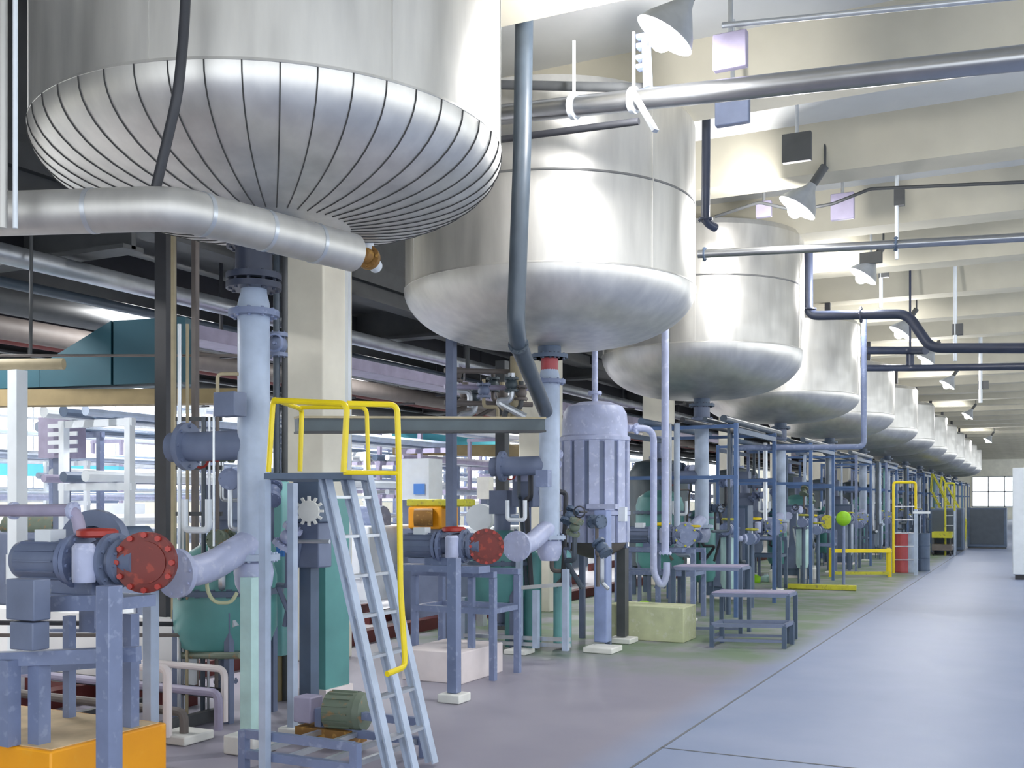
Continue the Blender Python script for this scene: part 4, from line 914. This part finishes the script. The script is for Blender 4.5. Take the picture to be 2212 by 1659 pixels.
for dx in (-.24, .24):
    for dy in (-.1, .7):
        m = MB(); m.box((p.x+dx, p.y+dy, .38), (.04, .04, .6)); m.build('upright', 'darkg', t)
        m = MB(); m.cyl((p.x+dx-.02, p.y+dy, .07), (p.x+dx+.02, p.y+dy, .07), .07, n=14); m.build('wheel', 'dark', t)
for n_, y in enumerate((43.5, 48.0)):
    t = T('yellow_stair', '%s steep yellow stair beside the aisle' % ('Nearer', 'Further')[n_], 'stair', (-2.9, y, 0), 'steep yellow stairs')
    for dy in (0, .6):
        m = MB(); m.bar((-3.6, y+dy, 2.0), (-2.7, y+dy, 0), .04, .11, up=(0,1,0)); m.build('stringer', 'olive', t)
        m = MB(); m.tube([(-3.65, y+dy, 2.0), (-3.6, y+dy, 2.7), (-2.65, y+dy, .8), (-2.7, y+dy, .05)], .025, n=8); m.build('hand_rail', 'olive', t)
    for q in range(7): z = .26+q*.26; x = -2.7-.9*z/2.0; m = MB(); m.box((x, y+.3, z), (.18, .58, .03)); m.build('tread', 'olive', t)
for n_, (x, y, w_, d_) in enumerate(((-2.6, 35.6, .7, .8), (-2.55, 38, .8, .9), (-1.55, 40.6, 1.25, .7))):
    t = T('switch_cabinet', '%s dark slate cabinet at the far end of the aisle' % ORD[n_].capitalize(), 'cabinet', (x, y, 0), 'dark slate cabinets far down the aisle')
    m = MB(); m.box((x, y, .73), (w_, d_, 1.36)); m.build('body', 'blued', t, bevel=.02); m = MB(); m.box((x, y-d_/2-.01, .75), (w_*.85, .02, 1.2)); m.build('door', 'slate', t); m = MB(); m.box((x, y, .025), (w_-.04, d_-.04, .05)); m.build('base', 'darkg', t)
# white cabinet at the right edge
p = flat(2187, 1252); t = T('white_booth', 'Big white upright cabinet at the right edge of the picture', 'cabinet', (p.x+.7, p.y+.4, 0)); Z = depth(p.x, p.y)
m = MB(); m.box((p.x+.7, p.y+.45, (zat(1010, Z)+.1)/2), (1.4, .9, zat(1010, Z)-.1)); m.build('body', 'white', t, bevel=.02)
m = MB(); m.box((p.x+.72, p.y+.45, .05), (1.34, .84, .1)); m.build('base', 'dark', t)
m = MB(); m.box((p.x+.7, p.y-.008, 1.15), (.01, .012, 1.9)); m.build('door_gap', 'galv', t)
# low bund wall and floor manifold left of the teal vessel
t = T('bund_wall', 'Low white bund wall with a dark red base behind the orange plinth', 'wall', (-7.3, 6.35, 0))
m = MB(); m.box((-7.25, 6.35, .08), (2.6, .2, .16)); m.build('base', 'kerb', t)
m = MB(); m.box((-7.25, 6.38, .42), (2.6, .12, .52)); m.build('panel', 'wfloor', t)
t = T('floor_manifold', 'Low manifold of brown and pink pipes on the floor left of the teal vessel', 'manifold', (-5.9, 5.6, 0))
for q, (x0, x1, y, z, r, mt) in enumerate(((-7.4, -5.2, 5.2, .12, .035, 'kerb'), (-7.2, -5.1, 5.4, .2, .03, 'brown'), (-7.0, -5.0, 5.62, .3, .03, 'mauve'), (-7.2, -5.15, 5.85, .42, .025, 'plinth'), (-7.1, -5.3, 6.05, .2, .04, 'dark'))):
    m = MB(); m.tube([(x0, y, z), (x1, y, z), (x1, y, .05)], r, n=10, fil=.06); m.build('pipe', mt, t)
for x in (-7.0, -6.2, -5.4): m = MB(); m.box((x, 5.6, .05), (.06, 1.1, .08)); m.build('sleeper', 'darkg', t)
m = MB(); m.tube([(-5.45, 5.3, .05), (-5.45, 5.3, .5), (-5.15, 5.3, .5), (-5.15, 5.3, .05)], .03, n=10, fil=.05); m.build('loop', 'plinth', t)
tag(MB().tube([at(-20, 1345, 7.6), at(380, 1348, 7.9)], .018, n=8).build('drain_pipe', 'dark'), 'Dark thin pipe crossing behind the blue pump stand, upper of two', 'pipe')
tag(MB().tube([at(-20, 1372, 7.5), at(500, 1372, 7.9)], .014, n=8).build('drain_pipe', 'brown'), 'Brown thin pipe crossing behind the blue pump stand, lower of two', 'pipe')
p_ = at(380, 1416, 8.0); tag(MB().tube([p_, at(470, 1416, 7.6), at(520, 1416, 7.5)], .025, n=10).build('green_pipe', 'motor'), 'Grey green short pipe below the nearest teal vessel', 'pipe')
# extra valves and small gear around the nearest two outlet pipes
def valve_cluster(sx, sy, nm, seed, nq=9):
    r_ = random.Random(seed)
    t = T('valve_cluster', 'Dense cluster of small blue grey valves and tubes around the %s outlet pipe' % nm, 'valve cluster', (sx-.3, sy-.1, .6))
    for q in range(nq):
        x, y, z = sx-.62+.14*q+r_.uniform(-.05,.05), sy+.22+r_.uniform(-.12,.25), r_.uniform(1.05, 2.2)
        m = MB(); m.sphere((x, y, z), r_.uniform(.045, .075)); ax = Vector((r_.uniform(-1,1), r_.uniform(-1,1), r_.choice([0, 0, 1])));
        fl(m, Vector((x, y, z))+ax.normalized()*.07, ax, .075); fl(m, Vector((x, y, z))-ax.normalized()*.07, ax, .075); m.build('valve', r_.choice(['greyb', 'blue', 'lav', 'motor', 'blued']), t)
        m = MB(); m.tube([(x, y, z), (x, y, z-.35), (x+r_.uniform(-.2,.2), y+.1, z-.35), (x+r_.uniform(-.05,.05), y+.1, .7)], r_.uniform(.014, .03), n=8); m.build('tube', r_.choice(['slate', 'galv', 'greyb', 'brown', 'dark']), t)
    for q in range(3 if nq > 5 else 2):
        x, z = sx-.55+.4*q, 1.9-.2*q; m = MB(); m.lathe((x, sy+.1, z), [(.05,0),(.065,.01),(.05,.02),(.05,0)], n=16, axis=(.3,-1,0)); m.cyl((x, sy+.1, z), (x+.02, sy+.25, z), .01); m.build('handwheel', ['redl', 'blue', 'dark'][q], t)
valve_cluster(-4.72, 5.65, 'nearest', 5, 5); valve_cluster(-4.5, 10.1, 'second', 8); valve_cluster(-4.5, 15.6, 'third', 9); valve_cluster(-4.5, 21.1, 'fourth', 10)
# tangle of pipes and valves high between the column and the second outlet pipe
t = T('overhead_valve_group', 'Tangle of brown and grey pipes and valves above the dark cross beam', 'valve group', at(1050, 880, 12.2))
r_ = random.Random(21)
for q in range(8):
    px, py = 985+q*20, 775+r_.randint(0, 60); Z = 12.2+r_.uniform(-.3, .5)
    p = at(px, py, Z); m = MB(); m.tube([p, at(px, py+60, Z), at(px+r_.choice([-35, 30]), py+60, Z), at(px+r_.choice([-35, 30]), py+95, Z)], r_.uniform(.02, .045), n=10); m.build('pipe', r_.choice(['brown', 'galv', 'tanl', 'slate', 'darkg', 'mauve']), t)
    m = MB(); m.sphere(at(px, py+25, Z), .07, n=10); fl(m, at(px, py+12, Z), (0,0,1), .08, .025, 6); fl(m, at(px, py+38, Z), (0,0,1), .08, .025, 6); m.build('valve', r_.choice(['settle', 'brown', 'greyb']), t)
for yy in (800, 835, 870):
    m = MB(); m.tube([at(960, yy, 12.0), at(1150, yy+4, 12.3)], .03, n=8); m.build('header', r_.choice(['brown', 'mauve', 'galv']), t)
m = MB(); m.tube([at(1115, 770, 12.1), at(1115, 905, 12.1)], .07, n=14); m.build('lagged_pipe', 'tanl', t)
a_ = at(1010, 800, 12.2); m = MB(); m.cyl(a_, (a_.x, a_.y, 5.96), .025, n=8); m.build('hanger', 'darkg', t)
t = T('service_pipes', 'Group of thin grey service pipes rising left of the nearest outlet pipe', 'pipes', at(405, 1250, 7.7))
for px, mt, r in ((388, 'galv', .014), (405, 'tanl', .012), (440, 'slate', .018), (452, 'galv', .01), (470, 'brown', .014)):
    m = MB(); p = at(px, 700 if px < 430 else 900, 7.7); m.tube([p, (p.x, p.y, .9), (p.x-.1, p.y+.1, .9), (p.x-.1, p.y+.1, .02)], r, n=8, fil=.03); m.build('pipe', mt, t)
for py in (905, 1010, 1110):
    m = MB(); m.bar(at(380, py, 7.72), at(480, py, 7.72), .02, .03); m.build('bracket', 'darkg', t)
